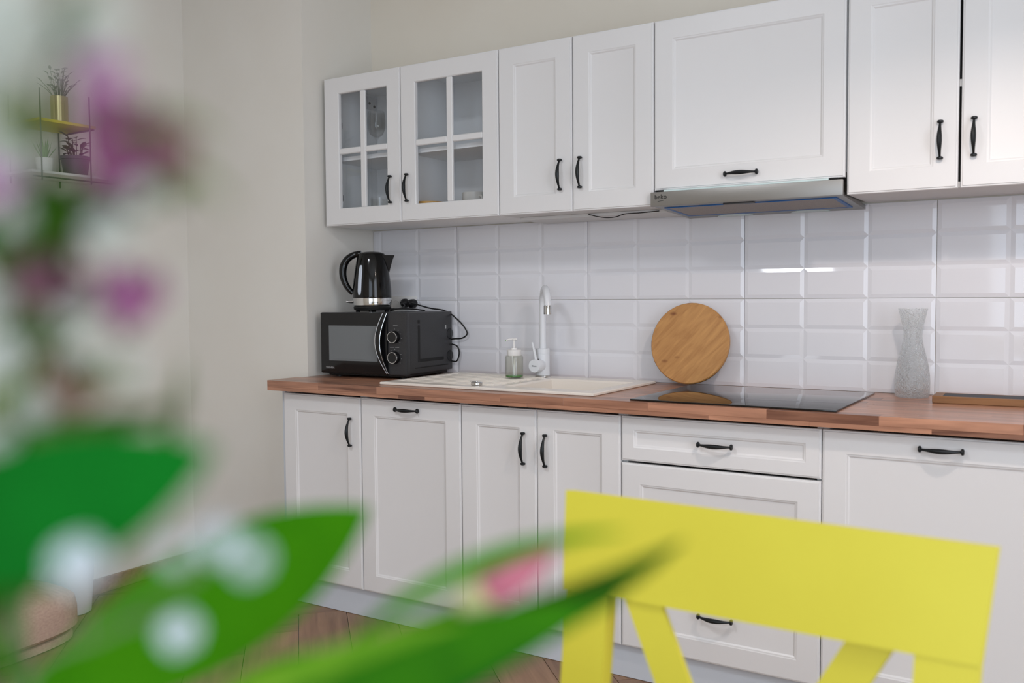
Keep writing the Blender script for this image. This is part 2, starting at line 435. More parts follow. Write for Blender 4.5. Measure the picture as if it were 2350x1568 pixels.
# ------------------------------------------------------------------ worktop of glued staves
def worktop():
    t = thing('worktop', 'long brown butcher-block worktop over the white base cabinets', 'worktop', (BX[0]-.044, YC, ZC-TC))
    x0, x1 = BX[0]-.044, 2.842; n = 15; w = (0-YC-.001)/n
    hx0, hx1, hy0, hy1 = 1.125, 1.495, -.470, -.118      # cut-out for the sink bowl
    def stave(a, b, y0, y1, z0, z1, tone):
        o = MB().box(a, b, y0, y1, z0, z1, .0006, 1).build('stave', 'worktop_wood', t, smooth=0)
        o.color = (tone, tone, tone, 1)
    z0, zm = ZC-TC, ZC-TC+.0125
    top = [(x0, .46), (.423, .28), (.702, .5), (1.22, .42), (1.452, .36), (1.735, .56), (2.085, .22), (2.375, .58), (2.70, .4), (x1, 0)]
    low = [(x0, .5), (.80, .18), (.915, .46), (1.32, .5), (1.60, .42), (1.92, .6), (2.20, .55), (2.50, .16), (x1, 0)]
    for L_, a, b in ((top, zm+.0002, ZC), (low, z0, zm)):
        for (p, tone), (q, _) in zip(L_, L_[1:]): stave(p, q, YC, YC+w-.0001, a, b, tone)
    for r in range(1, n):
        y0, y1 = YC+r*w, YC+(r+1)*w-.0001
        a = x0 if y1 < YP-.001 else XR+.001
        x = a; nxt = a+random.uniform(.12, .55)
        while x < x1-1e-6:
            e = min(nxt, x1)
            if x1-e < .1: e = x1
            tone = random.choice((.3, .38, .44, .5, .56, .62, .5))+random.uniform(-.05, .05)
            segs = [(x, e)]
            if y1 > hy0 and y0 < hy1:
                segs = [(p, q) for p, q in ((x, min(e, hx0)), (max(x, hx1), e)) if q-p > .004]
            for p, q in segs: stave(p, q, y0, y1, z0, ZC, tone)
            x = e; nxt = e+random.uniform(.3, .6)
worktop()

# ------------------------------------------------------------------ cabinets
def handle(parent, cx, cz, y, vertical, Lh=.0985):
    mb = MB(); ax = Vector((0, 0, 1)) if vertical else Vector((1, 0, 0)); c = Vector((cx, y, cz)); out = Vector((0, -1, 0))
    pts, rad = [], []
    for i in range(17):
        t = i/16; s = math.sin(PI*t)
        pts.append(c+ax*(t-.5)*Lh+out*(.009+.0175*s**.8)); rad.append(.0030+.0038*s**2)
    mb.tube(pts, rad, 10)
    side = ax.cross(out)
    for sgn in (-1, 1):
        e = c+ax*(sgn*Lh*.5)+out*.0095
        mb.lathe([(0, -.0042), (.0060, -.0040), (.0085, -.0018), (.0085, .0018), (.0060, .0040), (0, .0042)], e, (side, out, ax), 14)
    return mb.build('handle', 'black_iron', parent)
FW = .0625
def door(parent, x0, x1, z0, z1, y, name='door', frame=FW):
    g = .0015; d = .018
    prof = [(0, y+d), (0, y+.0045), (.0014, y+.0030), (.0046, y+.0026), (.0056, y), (frame-.001, y), (frame+.002, y+.0022), (frame+.0045, y+.0028), (frame+.0085, y+.0060), (frame+.011, y+.0066)]
    return MB().rings(x0+g, x1-g, z0+g, z1-g, prof, back=True).build(name, 'door_white', parent, smooth=25)
def carcass(parent, x0, x1, y0, y1, z0, z1, m='carcass_white', shelves=(), top=True):
    t = .016; mb = MB(); e = .0004
    mb.box(x0+e, x0+t, y0, y1, z0, z1); mb.box(x1-t, x1-e, y0, y1, z0, z1); mb.box(x0+t, x1-t, y0, y1, z0, z0+t)
    if top: mb.box(x0+t, x1-t, y0, y1, z1-t, z1)
    mb.box(x0+t, x1-t, y1-.006, y1, z0+t, z1-(t if top else 0))
    mb.build('carcass', m, parent, smooth=0)
    for z in shelves: MB().box(x0+t, x1-t, y0+.02, y1-.006, z, z+.016).build('shelf', m, parent, smooth=0)
BD0, BD1 = .1416, .8525
def base(x0, x1, label, group=None):
    t = thing('base_cabinet', label, 'cabinet', (x0, YB, BD0), group=group)
    carcass(t, x0, x1, YB+.0205, -.012, BD0+.001, ZC-TC-.0006, top=False)
    return t
t = base(BX[0], BX[1], 'narrow white base cabinet at the left end of the row, one door with upright handle')
MB().box(BX[0]-.0165, BX[0]-.0025, YB+.012, -.415, ZF, ZC-TC-.0006, .001, 1).build('end_panel', 'plinth_white', t, smooth=0)
d = door(t, BX[0], BX[1], BD0, BD1, YB); handle(d, .547, .7235, YB, True)
t = base(BX[1], BX[2], 'white base unit, one wide door with level top handle, left of the sink doors')
d = door(t, BX[1], BX[2], BD0, BD1, YB); handle(d, .8098, .8190, YB, False)
t = base(BX[2], BX[4], 'white base cabinet under the sink with two narrow doors')
d = door(t, BX[2], BX[3], BD0, BD1, YB); handle(d, 1.2866, .7234, YB, True)
d = door(t, BX[3], BX[4], BD0, BD1, YB); handle(d, 1.3686, .7224, YB, True)
t = base(BX[4], BX[5], 'white base cabinet under the hob with a shallow drawer over a deep drawer')
d = door(t, BX[4], BX[5], .7138, BD1, YB, 'drawer', .042); handle(d, 1.9275, .7831, YB, False)
d = door(t, BX[4], BX[5], BD0, .7098, YB, 'drawer'); handle(d, 1.9293, .2804, YB, False)
t = base(BX[5], BX[6], 'white base unit at the right edge with one wide door and level black handle')
d = door(t, BX[5], BX[6], BD0, BD1, YB); handle(d, 2.518, .8186, YB, False)
MB().box(BX[6]+.001, BX[6]+.016, YB+.004, -.012, ZF, ZC-TC-.0006).build('end_panel', 'plinth_white', t, smooth=0)
tag(MB().box(BX[0]-.0020, BX[6], -.5390, -.5235, ZF+.001, BD0-.004, .001, 1).build('plinth', 'plinth_white', origin=(BX[0], -.53, ZF)),
    'white kickboard running along the floor under the base cabinets', 'kickboard')

def wall_cab(x0, x1, label, **k):
    t = thing('wall_cabinet', label, 'cabinet', (x0, YU, ZU0))
    carcass(t, x0, x1, YU+.0205, -.0015, ZU0+.002, ZU1, **k); return t
def glass_door(parent, x0, x1, z0, z1, y, ox0, ox1, oz0, oz1, mx, mz):
    g = .0015; d = .018; x0 += g; x1 -= g; z0 += g; z1 -= g; mb = MB()
    def ring(ax0, ax1, az0, az1, bx0, bx1, bz0, bz1, ya, yb):
        A = [(ax0, ya, az0), (ax1, ya, az0), (ax1, ya, az1), (ax0, ya, az1)]; B = [(bx0, yb, bz0), (bx1, yb, bz0), (bx1, yb, bz1), (bx0, yb, bz1)]
        mb.poly(A+B, [(k, (k+1) % 4, 4+(k+1) % 4, 4+k) for k in range(4)])
    O = [(0, y+d), (0, y+.0045), (.0014, y+.0030), (.0046, y+.0026), (.0056, y)]
    for (i0, ya), (i1, yb) in zip(O, O[1:]): ring(x0+i0, x1-i0, z0+i0, z1-i0, x0+i1, x1-i1, z0+i1, z1-i1, ya, yb)
    ring(x0+.0056, x1-.0056, z0+.0056, z1-.0056, ox0-.003, ox1+.003, oz0-.003, oz1+.003, y, y)
    ring(ox0-.003, ox1+.003, oz0-.003, oz1+.003, ox0, ox1, oz0, oz1, y, y+.003)
    ring(ox0, ox1, oz0, oz1, ox0, ox1, oz0, oz1, y+.003, y+d)
    ring(ox0, ox1, oz0, oz1, x0, x1, z0, z1, y+d, y+d)
    bmesh.ops.remove_doubles(mb.bm, verts=mb.bm.verts[:], dist=1e-6)
    o = mb.build('door', 'door_white', parent, smooth=25)
    bar = MB(); bar.box(mx-.0130, mx+.0130, y+.001, y+.014, oz0, oz1, .003, 1)
    bar.box(ox0, mx-.0130, y+.0012, y+.014, mz-.0115, mz+.0115, .003, 1); bar.box(mx+.0130, ox1, y+.0012, y+.014, mz-.0115, mz+.0115, .003, 1)
    bar.build('glazing_bar', 'door_white', o)
    for a, b in ((ox0, mx-.013), (mx+.013, ox1)):
        for c, e in ((oz0, mz-.0115), (mz+.0115, oz1)):
            MB().box(a, b, y+.0145, y+.0165, c, e).build('pane', 'pane_glass', o, smooth=0)
    return o
t = wall_cab(BX[0], BX[1], 'glazed white wall cabinet at the left end holding wine glasses', m='cabinet_inside', shelves=(1.762,))
g1 = t
d = glass_door(t, BX[0], BX[1], ZU0, ZU1, YU, .2820, .5265, 1.5700, 2.0220, .4050, 1.7945); handle(d, .5462, 1.6273, YU, True)
for z in (1.615, 1.905):
    MB().box(BX[0]+.017, BX[0]+.062, YU+.022, YU+.042, z-.013, z+.013, .002, 1).build('hinge', 'lamp_metal', t)
hb = MB().box(BX[0]+.0165, BX[0]+.0205, -.105, -.012, 2.010, 2.062, .001, 1).build('bracket', 'carcass_white', t)
for k in range(3): MB().lathe([(0, 0), (.006, 0), (.006, .002), (0, .002)], (BX[0]+.0206, -.088+.030*k, 2.045-.010*k), 'x', 12).build('screw', 'lamp_metal', hb)
t = wall_cab(BX[1], BX[2], 'glazed white wall cabinet second from the left holding a bowl and mug', m='cabinet_inside', shelves=(1.762,))
d = glass_door(t, BX[1], BX[2], ZU0, ZU1, YU, .6645, .9665, 1.5665, 2.0200, .8215, 1.7945); handle(d, .6268, 1.6285, YU, True)
t = wall_cab(BX[2], BX[4], 'white wall cabinet with two narrow solid doors left of the hood')
d = door(t, BX[2], BX[3], ZU0, ZU1, YU); handle(d, 1.2886, 1.6269, YU, True)
d = door(t, BX[3], BX[4], ZU0, ZU1, YU); handle(d, 1.3656, 1.6291, YU, True)
MB().box(BX[2]+.018, BX[4]-.002, -.195, -.004, ZU0-.0095, ZU0+.0018, .001, 1).build('bottom_panel', 'carcass_white', t, smooth=0)
t = thing('wall_cabinet', 'white wall cabinet with a wide lift-up front above the steel hood', 'cabinet', (BX[4], YU, 1.549))
carcass(t, BX[4], BX[5], YU+.0205, -.0015, 1.567, ZU1)
d = door(t, BX[4]+.001, BX[5], 1.5495, ZU1, YU); handle(d, 1.9182, 1.5852, YU, False)
XM = 2.5205
t = wall_cab(BX[5], BX[6], 'white wall cabinet right of the hood with two doors and a dark gap')
d = door(t, BX[5]+.003, XM-.002, ZU0-.002, ZU1, YU); handle(d, 2.4733, 1.6317, YU, True)
d = door(t, XM+.002, BX[6], ZU0-.002, ZU1, YU); handle(d, 2.5563, 1.6331, YU, True)
MB().box(XM-.030, XM+.030, YU+.024, YU+.026, ZU0+.02, ZU1-.02).build('gap_shade', 'dark_gap', t, smooth=0)  # dark sheet paints the shade inside the gap between the doors
MB().box(XM-.006, XM+.006, YU+.0185, YU+.0235, 1.775, 1.795, .001, 1).build('catch', 'plastic_white', t)

# ------------------------------------------------------------------ cooker hood
def hood():
    t = thing('cooker_hood', 'slim stainless cooker hood with blue-edged filter under the lift-up wall cabinet', 'hood', (1.92, -.2, 1.48))
    x0, x1 = BX[4]-.0015, BX[5]-.002
    MB().box(x0, x1, -.336, -.318, 1.4975, 1.5430, .002, 2).build('visor', 'steel', t)
    a, b = x0+.004, x1-.003
    yb = -.002; zf, zb = 1.4985, 1.4820
    MB().prism([(a, -.317, zf), (b, -.317, zf), (b, yb, zb), (a, yb, zb)], (0, 0, .013)).build('body', 'steel', t, smooth=0)
    def under(x, y): return Vector((x, y, zf+(zb-zf)*(y+.317)/(yb+.317)))
    def slab(xa, xb, ya, yc, th): return [under(xa, ya), under(xb, ya), under(xb, yc), under(xa, yc)], (0, 0, -th)
    p, v = slab(a+.030, b-.030, -.285, -.090, .0022); MB().prism(p, v).build('filter', 'filter_mesh', t, smooth=0)
    fm = MB()
    for xa, xb, ya, yc in ((a+.024, b-.024, -.090, -.076), (a+.024, a+.036, -.290, -.090), (b-.036, b-.024, -.290, -.090), (a+.036, a+.22, -.292, -.285), (b-.3, b-.036, -.290, -.285)):
        p, v = slab(xa, xb, ya, yc, .0028); fm.prism(p, v)
    fm.build('film_edge', 'blue_film', t, smooth=0)
    for cx in (1.80, 2.05):
        pts = [under(cx+.062*math.cos(k*PI/12)*1.0, -.012-.050*math.sin(k*PI/12)) for k in range(13)]
        MB().prism(pts, (0, 0, -.002)).build('lamp_cover', 'strip_light', t, smooth=0)
    p, v = slab(1.86, 1.955, -.314, -.296, .004); MB().prism(p, v).build('grip', 'lamp_metal', t, smooth=0)
    MB().box(x0+.042, x1-.042, -.329, -.306, 1.5436, 1.5490, .0006, 1).build('light_strip', 'strip_light', t)
    for xa, xb in ((x0+.016, x0+.040), (x1-.040, x1-.016)): MB().box(xa, xb, -.326, -.306, 1.5434, 1.5490).build('slot', 'dark_gap', t, smooth=0)
    lo = Vector(t['_o'])
    text('logo', 'beko', .021, 'ink_black', t, Matrix.Translation(Vector((1.6625, -.3362, 1.5205))-lo) @ FRONT)
    MB().prism([(1.6525, -.3366, 1.5120), (1.6725, -.3366, 1.5150), (1.6725, -.3366, 1.5163), (1.6525, -.3366, 1.5133)], (0, .0006, 0)).build('logo_stroke', 'ink_black', t, smooth=0)
hood()
tag(MB().tube(spline([(1.335, -.200, 1.4985), (1.37, -.200, 1.489), (1.405, -.198, 1.4835), (1.44, -.199, 1.4845), (1.475, -.200, 1.4925), (1.53, -.199, 1.4935), (1.60, -.200, 1.496)]), .0017, 6).build('power_cord', 'rubber_black', origin=(1.45, -.2, 1.484)),
    'thin black cord sagging below the two-door wall cabinet left of the hood', 'cord')

# ------------------------------------------------------------------ sink, tap, soap
def sink():
    x0, x1, y0, y1, z = .662, 1.523, -.5360, -.0450, .9005
    t = thing('kitchen_sink', 'white composite inset sink with ribbed drainer in the brown worktop', 'sink', (1.09, -.29, ZC))
    bx0, bx1, by0, by1 = 1.150, 1.470, -.455, -.140
    mb = MB(); h = .0095
    def R(a, b, c, d, z): return [mb.bm.verts.new(p) for p in ((a, c, z), (b, c, z), (b, d, z), (a, d, z))]
    L = [R(x0+.002, x1-.002, y0+.002, y1-.002, z), R(x0, x1, y0, y1, z+.002), R(x0, x1, y0, y1, z+h-.002), R(x0+.003, x1-.003, y0+.003, y1-.003, z+h)]
    for a, b in zip(L, L[1:]):
        for k in range(4): mb.bm.faces.new([a[k], a[(k+1) % 4], b[(k+1) % 4], b[k]])
    o = L[-1]
    I = [R(bx0-.006, bx1+.006, by0-.006, by1+.006, z+h), R(bx0, bx1, by0, by1, z+h-.006), R(bx0+.012, bx1-.012, by0+.012, by1-.012, z-.13), R(bx0+.04, bx1-.04, by0+.04, by1-.04, z-.15)]
    dx0, dx1, dy0, dy1 = .690, 1.115, -.480, -.085
    D = [R(dx0, dx1, dy0, dy1, z+h), R(dx0+.006, dx1-.006, dy0+.006, dy1-.006, z+h-.0065)]
    # top face with two openings, as a grid
    gx = [x0+.003, dx0, dx1, bx0-.006, bx1+.006, x1-.003]; gy = sorted([y0+.003, dy0, by0-.006, by1+.006, dy1, y1-.003])
    V = {}
    def gv(i, j):
        if (i, j) not in V: V[i, j] = mb.bm.verts.new((gx[i], gy[j], z+h))
        return V[i, j]
    for i in range(5):
        for j in range(5):
            cx, cy = (gx[i]+gx[i+1])/2, (gy[j]+gy[j+1])/2
            if dx0 < cx < dx1 and dy0 < cy < dy1: continue
            if bx0-.006 < cx < bx1+.006 and by0-.006 < cy < by1+.006: continue
            mb.bm.faces.new([gv(i, j), gv(i+1, j), gv(i+1, j+1), gv(i, j+1)])
    for Q in (I, D):
        for a, b in zip(Q, Q[1:]):
            for k in range(4): mb.bm.faces.new([a[k], a[(k+1) % 4], b[(k+1) % 4], b[k]])
        mb.bm.faces.new(Q[-1])
    bmesh.ops.remove_doubles(mb.bm, verts=mb.bm.verts[:], dist=1e-5)
    mb.build('basin', 'sink_white', t, smooth=30)
    for k in range(9):
        y = -.455+k*.0425
        MB().box(dx0+.02, dx1-.012, y-.0075, y+.0075, z+h-.0064, z+h+.0002, .0028, 2).build('drainer_rib', 'sink_white', t)
    MB().lathe([(0, 0), (.04, 0), (.04, .004), (.03, .006), (0, .006)], (1.31, -.30, z-.1495), 'z', 24).build('drain', 'chrome', t)
    return z+h
ZS = sink()
t = thing('sink_plug', 'round chrome plug lying on the front rim of the white sink', 'plug', (1.048, -.476, ZS))
MB().lathe([(0, 0), (.0170, 0), (.0205, .002), (.0205, .0085), (.0185, .0105), (.006, .0105), (0, .0105)], (1.048, -.482, ZS+.0005), 'z', 28).build('cap', 'chrome', t)
MB().box(1.022, 1.050, -.4850, -.4790, ZS+.0112, ZS+.0150, .001, 1).build('pull_bar', 'chrome', t)
def faucet():
    c = Vector((1.0765, -.078, ZS)); t = thing('mixer_tap', 'white swan-neck mixer tap with side lever behind the sink', 'faucet', c)
    x, y, z = c
    MB().lathe([(0, 0), (.0305, 0), (.0305, .005), (.028, .0065), (0, .0065)], c, 'z', 28).build('base_ring', 'chrome', t)
    MB().lathe([(.0, .0066), (.0262, .0066), (.0262, .086), (.0255, .0865), (.0262, .087), (.0262, .104), (.024, .107), (0, .107)], c, 'z', 28).build('body', 'faucet_white', t)
    dr = Vector((.61, -.79, 0)); R = .070; h = .262
    p = [c+Vector((0, 0, .105))+Vector((0, 0, (h-.105)*k/6)) for k in range(7)]
    for k in range(1, 17):
        a = PI*k/16*.98; p.append(c+dr*(R-R*math.cos(a))+Vector((0, 0, h+R*math.sin(a))))
    MB().tube(p, .0132, 16).build('spout', 'faucet_white', t)
    e = p[-1]; MB().lathe([(0, .004), (.0140, .004), (.0148, .002), (.0148, -.028), (.012, -.0285), (.0, -.026)], e, 'z', 20).build('aerator', 'chrome', t)
    hc = c+Vector((0, 0, .044)); l = MB().lathe([(0, .020), (.0235, .020), (.0235, .027), (.0215, .0272), (.0215, .0300), (.0245, .0302), (.0245, .064), (.0235, .066), (0, .066)], hc, 'y', 28).build('lever_hub', 'faucet_white', t)
    MB().tube([hc+Vector((0, -.052, .022)), hc+Vector((-.004, -.053, .045)), hc+Vector((-.014, -.056, .088))], [.0052, .0048, .0044], 10).build('lever', 'faucet_white', l)
    MB().lathe([(0, 0), (.003, 0), (.003, .002), (0, .002)], hc+Vector((.008, -.047, .0235)), 'z', 10).build('mark', 'ink_black', l)
    text('logo', 'Vero', .0100, 'ink_black', t, Matrix.Translation(hc+Vector((0, -.0663, -.003))-Vector(t['_o'])) @ FRONT)
faucet()
def soap():
    c = Vector((1.0155, -.186, ZS-.003)); t = thing('soap_dispenser', 'greenish glass soap bottle with white pump standing on the sink drainer', 'soap dispenser', c)
    MB().lathe([(0, .0002), (.031, .0002), (.0338, .003), (.0338, .083), (.031, .0875), (.026, .0885), (.026, .0865), (.030, .085), (.0322, .082), (.0322, .009), (.029, .007), (0, .007)], c, 'z', 32).build('bottle', 'soap_glass', t)
    MB().lathe([(0, .0072), (.0285, .0072), (.0316, .0095), (.0316, .014), (0, .014)], c, 'z', 32).build('liquid', 'soap_green', t)
    MB().lathe([(0, .0865), (.0262, .0865), (.0270, .088), (.0270, .1075), (.0255, .109), (.0135, .1092), (.0120, .110), (.0115, .116), (.0050, .1165), (0, .1165)], c, 'z', 28).build('collar', 'plastic_white', t)
    p = MB().lathe([(0, .116), (.0042, .116), (.0042, .144), (.0075, .145), (.0078, .1495), (.0, .151)], c, 'z', 16).build('pump', 'plastic_white', t)
    n = Vector((-.85, -.5, 0)).normalized()
    MB().tube([c+Vector((0, 0, .1475))-n*.012, c+Vector((0, 0, .1480)), c+n*.018+Vector((0, 0, .1475)), c+n*.030+Vector((0, 0, .1435))], [.0045, .0042, .0034, .003], 8).build('nozzle', 'plastic_white', p)
    MB().tube([c+n*.030+Vector((0, 0, .1435)), c+n*.0325+Vector((0, 0, .1425))], .0032, 8).build('nozzle_tip', 'soap_green', p)
    MB().tube([c+Vector((0, 0, .087)), c+Vector((.001, .0, .012))], .003, 8).build('dip_tube', 'plastic_white', t)
soap()

# ------------------------------------------------------------------ hob, chopping board, carafe, tray
def hob():
    t = thing('hob', 'flat black glass hob set on the worktop in front of the round board', 'hob', (1.964, -.33, ZC))
    MB().box(1.6665, 2.2640, -.5780, -.0620, ZC+.0002, ZC+.0055, .0012, 2).build('glass_top', 'black_glass', t)
hob()
def board():
    r, th = .1415, .016; a = math.radians(11)
    t = thing('chopping_board', 'round bamboo chopping board leaning on the white tiles behind the hob', 'chopping board', (1.6590, -.0760, ZC+.0056), local=True)
    mb = MB().lathe([(0, 0), (r-.003, 0), (r, .003), (r, th-.003), (r-.003, th), (0, th)], (0, 0, 0), 'y', 64)
    m = Matrix.Translation((0, .014, r*math.cos(a)+.0012)) @ Matrix.Rotation(-a, 4, 'X')
    mb.bm.transform(m); o = mb.build('disc', MATS['bamboo'], t); o.color = (.55, .55, .55, 1)
board()
# the grain of the board runs slantwise across its face, with darker strips between the glued lengths
m = MATS['bamboo']; N = m.node_tree.nodes; L = m.node_tree.links
tc = [n for n in N if n.bl_idname == 'ShaderNodeTexCoord'][0]; ramp = [n for n in N if n.bl_idname == 'ShaderNodeValToRGB'][0]
vo = N.new('ShaderNodeTexVoronoi'); vo.inputs['Scale'].default_value = 17; mp = N.new('ShaderNodeMapping'); mp.inputs['Rotation'].default_value = (0, -.85, 0); mp.inputs['Scale'].default_value = (.55, .01, 1.1)
L.new(tc.outputs['Object'], mp.inputs[0]); L.new(mp.outputs[0], vo.inputs['Vector'])
kr = N.new('ShaderNodeValToRGB'); kr.color_ramp.elements[0].position = .06; kr.color_ramp.elements[1].position = .16
kr.color_ramp.elements[0].color = (*lin((160, 112, 66)), 1); kr.color_ramp.elements[1].color = (1, 1, 1, 1)
mu = N.new('ShaderNodeMixRGB'); mu.blend_type = 'MULTIPLY'; mu.inputs[0].default_value = .75; L.new(vo.outputs[0], kr.inputs[0]); L.new(ramp.outputs[0], mu.inputs[1]); L.new(kr.outputs[0], mu.inputs[2])
L.new(mu.outputs[0], N['Principled BSDF'].inputs['Base Color'])
for n in N:
    if n.bl_idname == 'ShaderNodeMapping' and n.vector_type == 'TEXTURE': n.inputs['Rotation'].default_value = (0, -.85, 0)
def carafe():
    c = Vector((2.376, -.090, ZC+.0003)); t = thing('carafe', 'clear crackled glass carafe with flared lip on the worktop right of the hob', 'carafe', c)
    po = [(0, 0), (.043, 0), (.0480, .004), (.0495, .02), (.0500, .045), (.0490, .068), (.0440, .100), (.0370, .130), (.0300, .160), (.0265, .182), (.0262, .198), (.0290, .215), (.0350, .240), (.0405, .2640), (.0418, .2680)]
    pi_ = [(.0400, .2680), (.0385, .2640), (.0330, .240), (.0268, .215), (.0240, .198), (.0243, .182), (.0278, .160), (.0348, .130), (.0418, .100), (.0468, .068), (.0478, .045), (.0470, .022), (.0440, .010), (0, .008)]
    MB().lathe(po+pi_, c, 'z', 48).build('glass_body', 'carafe_glass', t)
carafe()
def tray():
    t = thing('serving_tray', 'shallow wooden tray with dark slate inlay on the worktop at the right edge', 'tray', (2.63, -.165, ZC), math.radians(2), local=True)
    hw, hd, h = .182, .056, .0205
    for a in (((-hw, hw), (-hd, -hd+.010)), ((-hw, hw), (hd-.010, hd)), ((-hw, -hw+.026), (-hd+.0101, hd-.0101)), ((hw-.026, hw), (-hd+.0101, hd-.0101))):
        o = MB().box(a[0][0], a[0][1], a[1][0], a[1][1], .0003, h, .0012, 1).build('rim', 'tray_wood', t); o.color = (.5, .5, .5, 1)
    MB().box(-hw+.0262, hw-.0262, -hd+.0102, hd-.0102, .0003, h-.0004).build('slate_inlay', 'slate', t, smooth=0)
tray()

# ------------------------------------------------------------------ microwave, kettle, socket
MWX, MWY, MWT, MWZ = .2304, -.3702, .0763, ZC
def microwave():
    w, d, z0, z1 = .409, .322, .019, .2565
    t = thing('microwave', 'black microwave oven with two dials on the worktop in the left corner', 'microwave', (MWX, MWY, MWZ), MWT, local=True)
    MB().box(.004, w-.002, .012, d, z0, z1-.002, .003, 2).build('casing', 'mw_black', t)
    MB().box(0, w, -.008, .0118, z0-.004, z1, .003, 2).build('front_frame', 'mw_black', t)
    xd = .322
    dr = MB().box(.002, xd, -.0150, -.0082, z0-.002, z1-.002, .002, 2).build('door', 'mw_glossy', t)
    MB().box(.043, xd-.045, -.0158, -.0151, .066, .2045, .0003, 1).build('door_window', 'mw_window', dr)
    MB().box(.063, xd-.049, -.0165, -.0159, .0725, .1985, .0003, 1).build('window_mesh', 'mw_window', dr)
    # bowed handle with two bright edges
    hb = MB(); zs = [z0+.002+(z1-z0-.006)*k/16 for k in range(17)]
    def bow(z): s = (z-zs[0])/(zs[-1]-zs[0]); return math.sin(PI*s)
    la = [Vector((xd-.018-.030*bow(z)+.018*(1-(z-zs[0])/.23)*.9, -.017-.022*bow(z), z)) for z in zs]
    lb = [Vector((xd+.001-.021*bow(z)+.004*(1-(z-zs[0])/.23), -.017-.022*bow(z), z)) for z in zs]
    for i in range(16):
        a, b, c, e = la[i], lb[i], lb[i+1], la[i+1]; k = Vector((0, .008, 0))
        hb.poly([a, b, c, e, a+k, b+k, c+k, e+k], [(0, 1, 2, 3), (4, 7, 6, 5), (0, 3, 7, 4), (1, 5, 6, 2)])
    bmesh.ops.remove_doubles(hb.bm, verts=hb.bm.verts[:], dist=1e-6)
    h = hb.build('handle', 'kettle_matte', dr)
    MB().tube(la, .0014, 6).build('chrome_edge', 'chrome', dr); MB().tube(lb, .0014, 6).build('chrome_edge', 'chrome', dr)
    MB().box(xd+.004, w-.003, -.0100, -.0082, z0, z1-.003, .0006, 1).build('control_panel', 'mw_black', t)
    for k, (kx, kz) in enumerate(((.354, .162), (.354, .084))):
        o = MB().lathe([(0, 0), (.0245, 0), (.0240, .004), (.0222, .016), (.0210, .018), (0, .018)], (kx, -.0102, kz), 'y', 28).build('dial', 'mw_glossy', t)
        MB().lathe([(.0200, .0170), (.0222, .0165), (.0216, .0195), (.0196, .0195), (.0196, .017)], (kx, -.0102, kz), 'y', 32).build('dial_ring', 'chrome', o)
        for q in range(9):
            a = math.radians(-40+q*32.5); c = Vector((kx+.031*math.cos(a), -.0106, kz+.031*math.sin(a)))
            MB().box(c.x-.0016, c.x+.0016, c.y, c.y+.0005, c.z-.0007, c.z+.0007).build('dial_mark', 'ink_grey', o, smooth=0)
    for q in range(2): MB().box(.332+.024*q, .350+.024*q, -.0106, -.0101, .1225, .1238).build('dial_mark', 'ink_grey', t, smooth=0)
    MB().box(.348, .368, -.0106, -.0101, .205, .2062).build('dial_mark', 'ink_grey', t, smooth=0)
    text('logo', 'TOSHIBA', .0105, 'ink_grey', t, Matrix.Translation((.047, -.0152, .0345)) @ FRONT)
    # pressed side panel with raised groove
    s = MB(); X = w-.002
    for a, b, c, e in ((.070, .083, .062, .205), (.083, .255, .062, .074)): s.box(X-.001, X+.0018, a, b, c, e, .001, 1)
    s.box(X-.001, X+.0016, .050, .290, .0385, .0425, .0008, 1)
    s.box(X-.001, X+.0020, .069, .083, .212, .226, .001, 1)
    s.build('side_groove', 'side_black', t)
    MB().box(X-.001, X+.0016, .268, .276, .185, .20, .0006, 1).build('side_tab', 'ink_grey', t)
    for z in (.075, .165):
        MB().lathe([(0, 0), (.022, 0), (.022, .002), (0, .002)], (X-.001, .305, z), 'x', 20).build('side_vent', 'mw_glossy', t)
    for fx in (.05, w-.05):
        for fy in (.04, d-.04): MB().lathe([(0, 0), (.014, 0), (.013, z0+.001), (0, z0+.001)], (fx, fy, 0), 'z', 16).build('foot', 'rubber_black', t)
    MB().box(.02, w-.02, .01, d-.01, z0-.012, z0, .002, 1).build('underside', 'rubber_black', t)
    # power cord looping out behind the right side and up to the socket
    M = Matrix.Translation((MWX, MWY, MWZ)) @ Matrix.Rotation(MWT, 4, 'Z'); I = M.inverted()
    P1 = [(.56, -.030, .965), (.62, -.022, .950), (.640, -.022, .955), (.650, -.022, .986), (.640, -.022, 1.012), (.61, -.022, 1.022), (.60, -.025, 1.034), (.62, -.022, 1.042), (.665, -.022, 1.046), (.690, -.022, 1.066), (.668, -.022, 1.100), (.63, -.022, 1.131), (.605, -.022, 1.146)]
    P2 = P1+[(.57, -.025, 1.160), (.51, -.030, 1.168), (.45, -.045, 1.184), (.420, -.040, 1.188)]
    cord = MB().tube([I @ p for p in spline([Vector(p) for p in P2], 6)], .0030, 7).build('cord', 'rubber_black', t)
    plug(cord, I, .410)
def plug(parent, I, x):
    mb = MB().lathe([(0, 0), (.0185, 0), (.0190, .004), (.0175, .024), (.010, .032), (.006, .040), (0, .040)], (x, -.0085, 1.187), 'y', 20)
    mb.bm.transform(I); mb.build('plug', 'rubber_black', parent)
microwave()
t = thing('wall_socket', 'white double socket on the tiles behind the kettle with two black plugs', 'socket', (.352, 0, 1.178))
MB().box(.283, .4215, -.0085, -.0036, 1.1380, 1.2175, .002, 2).build('plate', 'plastic_white', t)
for x in (.312, .388): MB().lathe([(.020, 0), (.0225, .0015), (.0225, 0)], (x, -.0085, 1.178), 'y', 24).build('socket_ring', 'plastic_white', t)

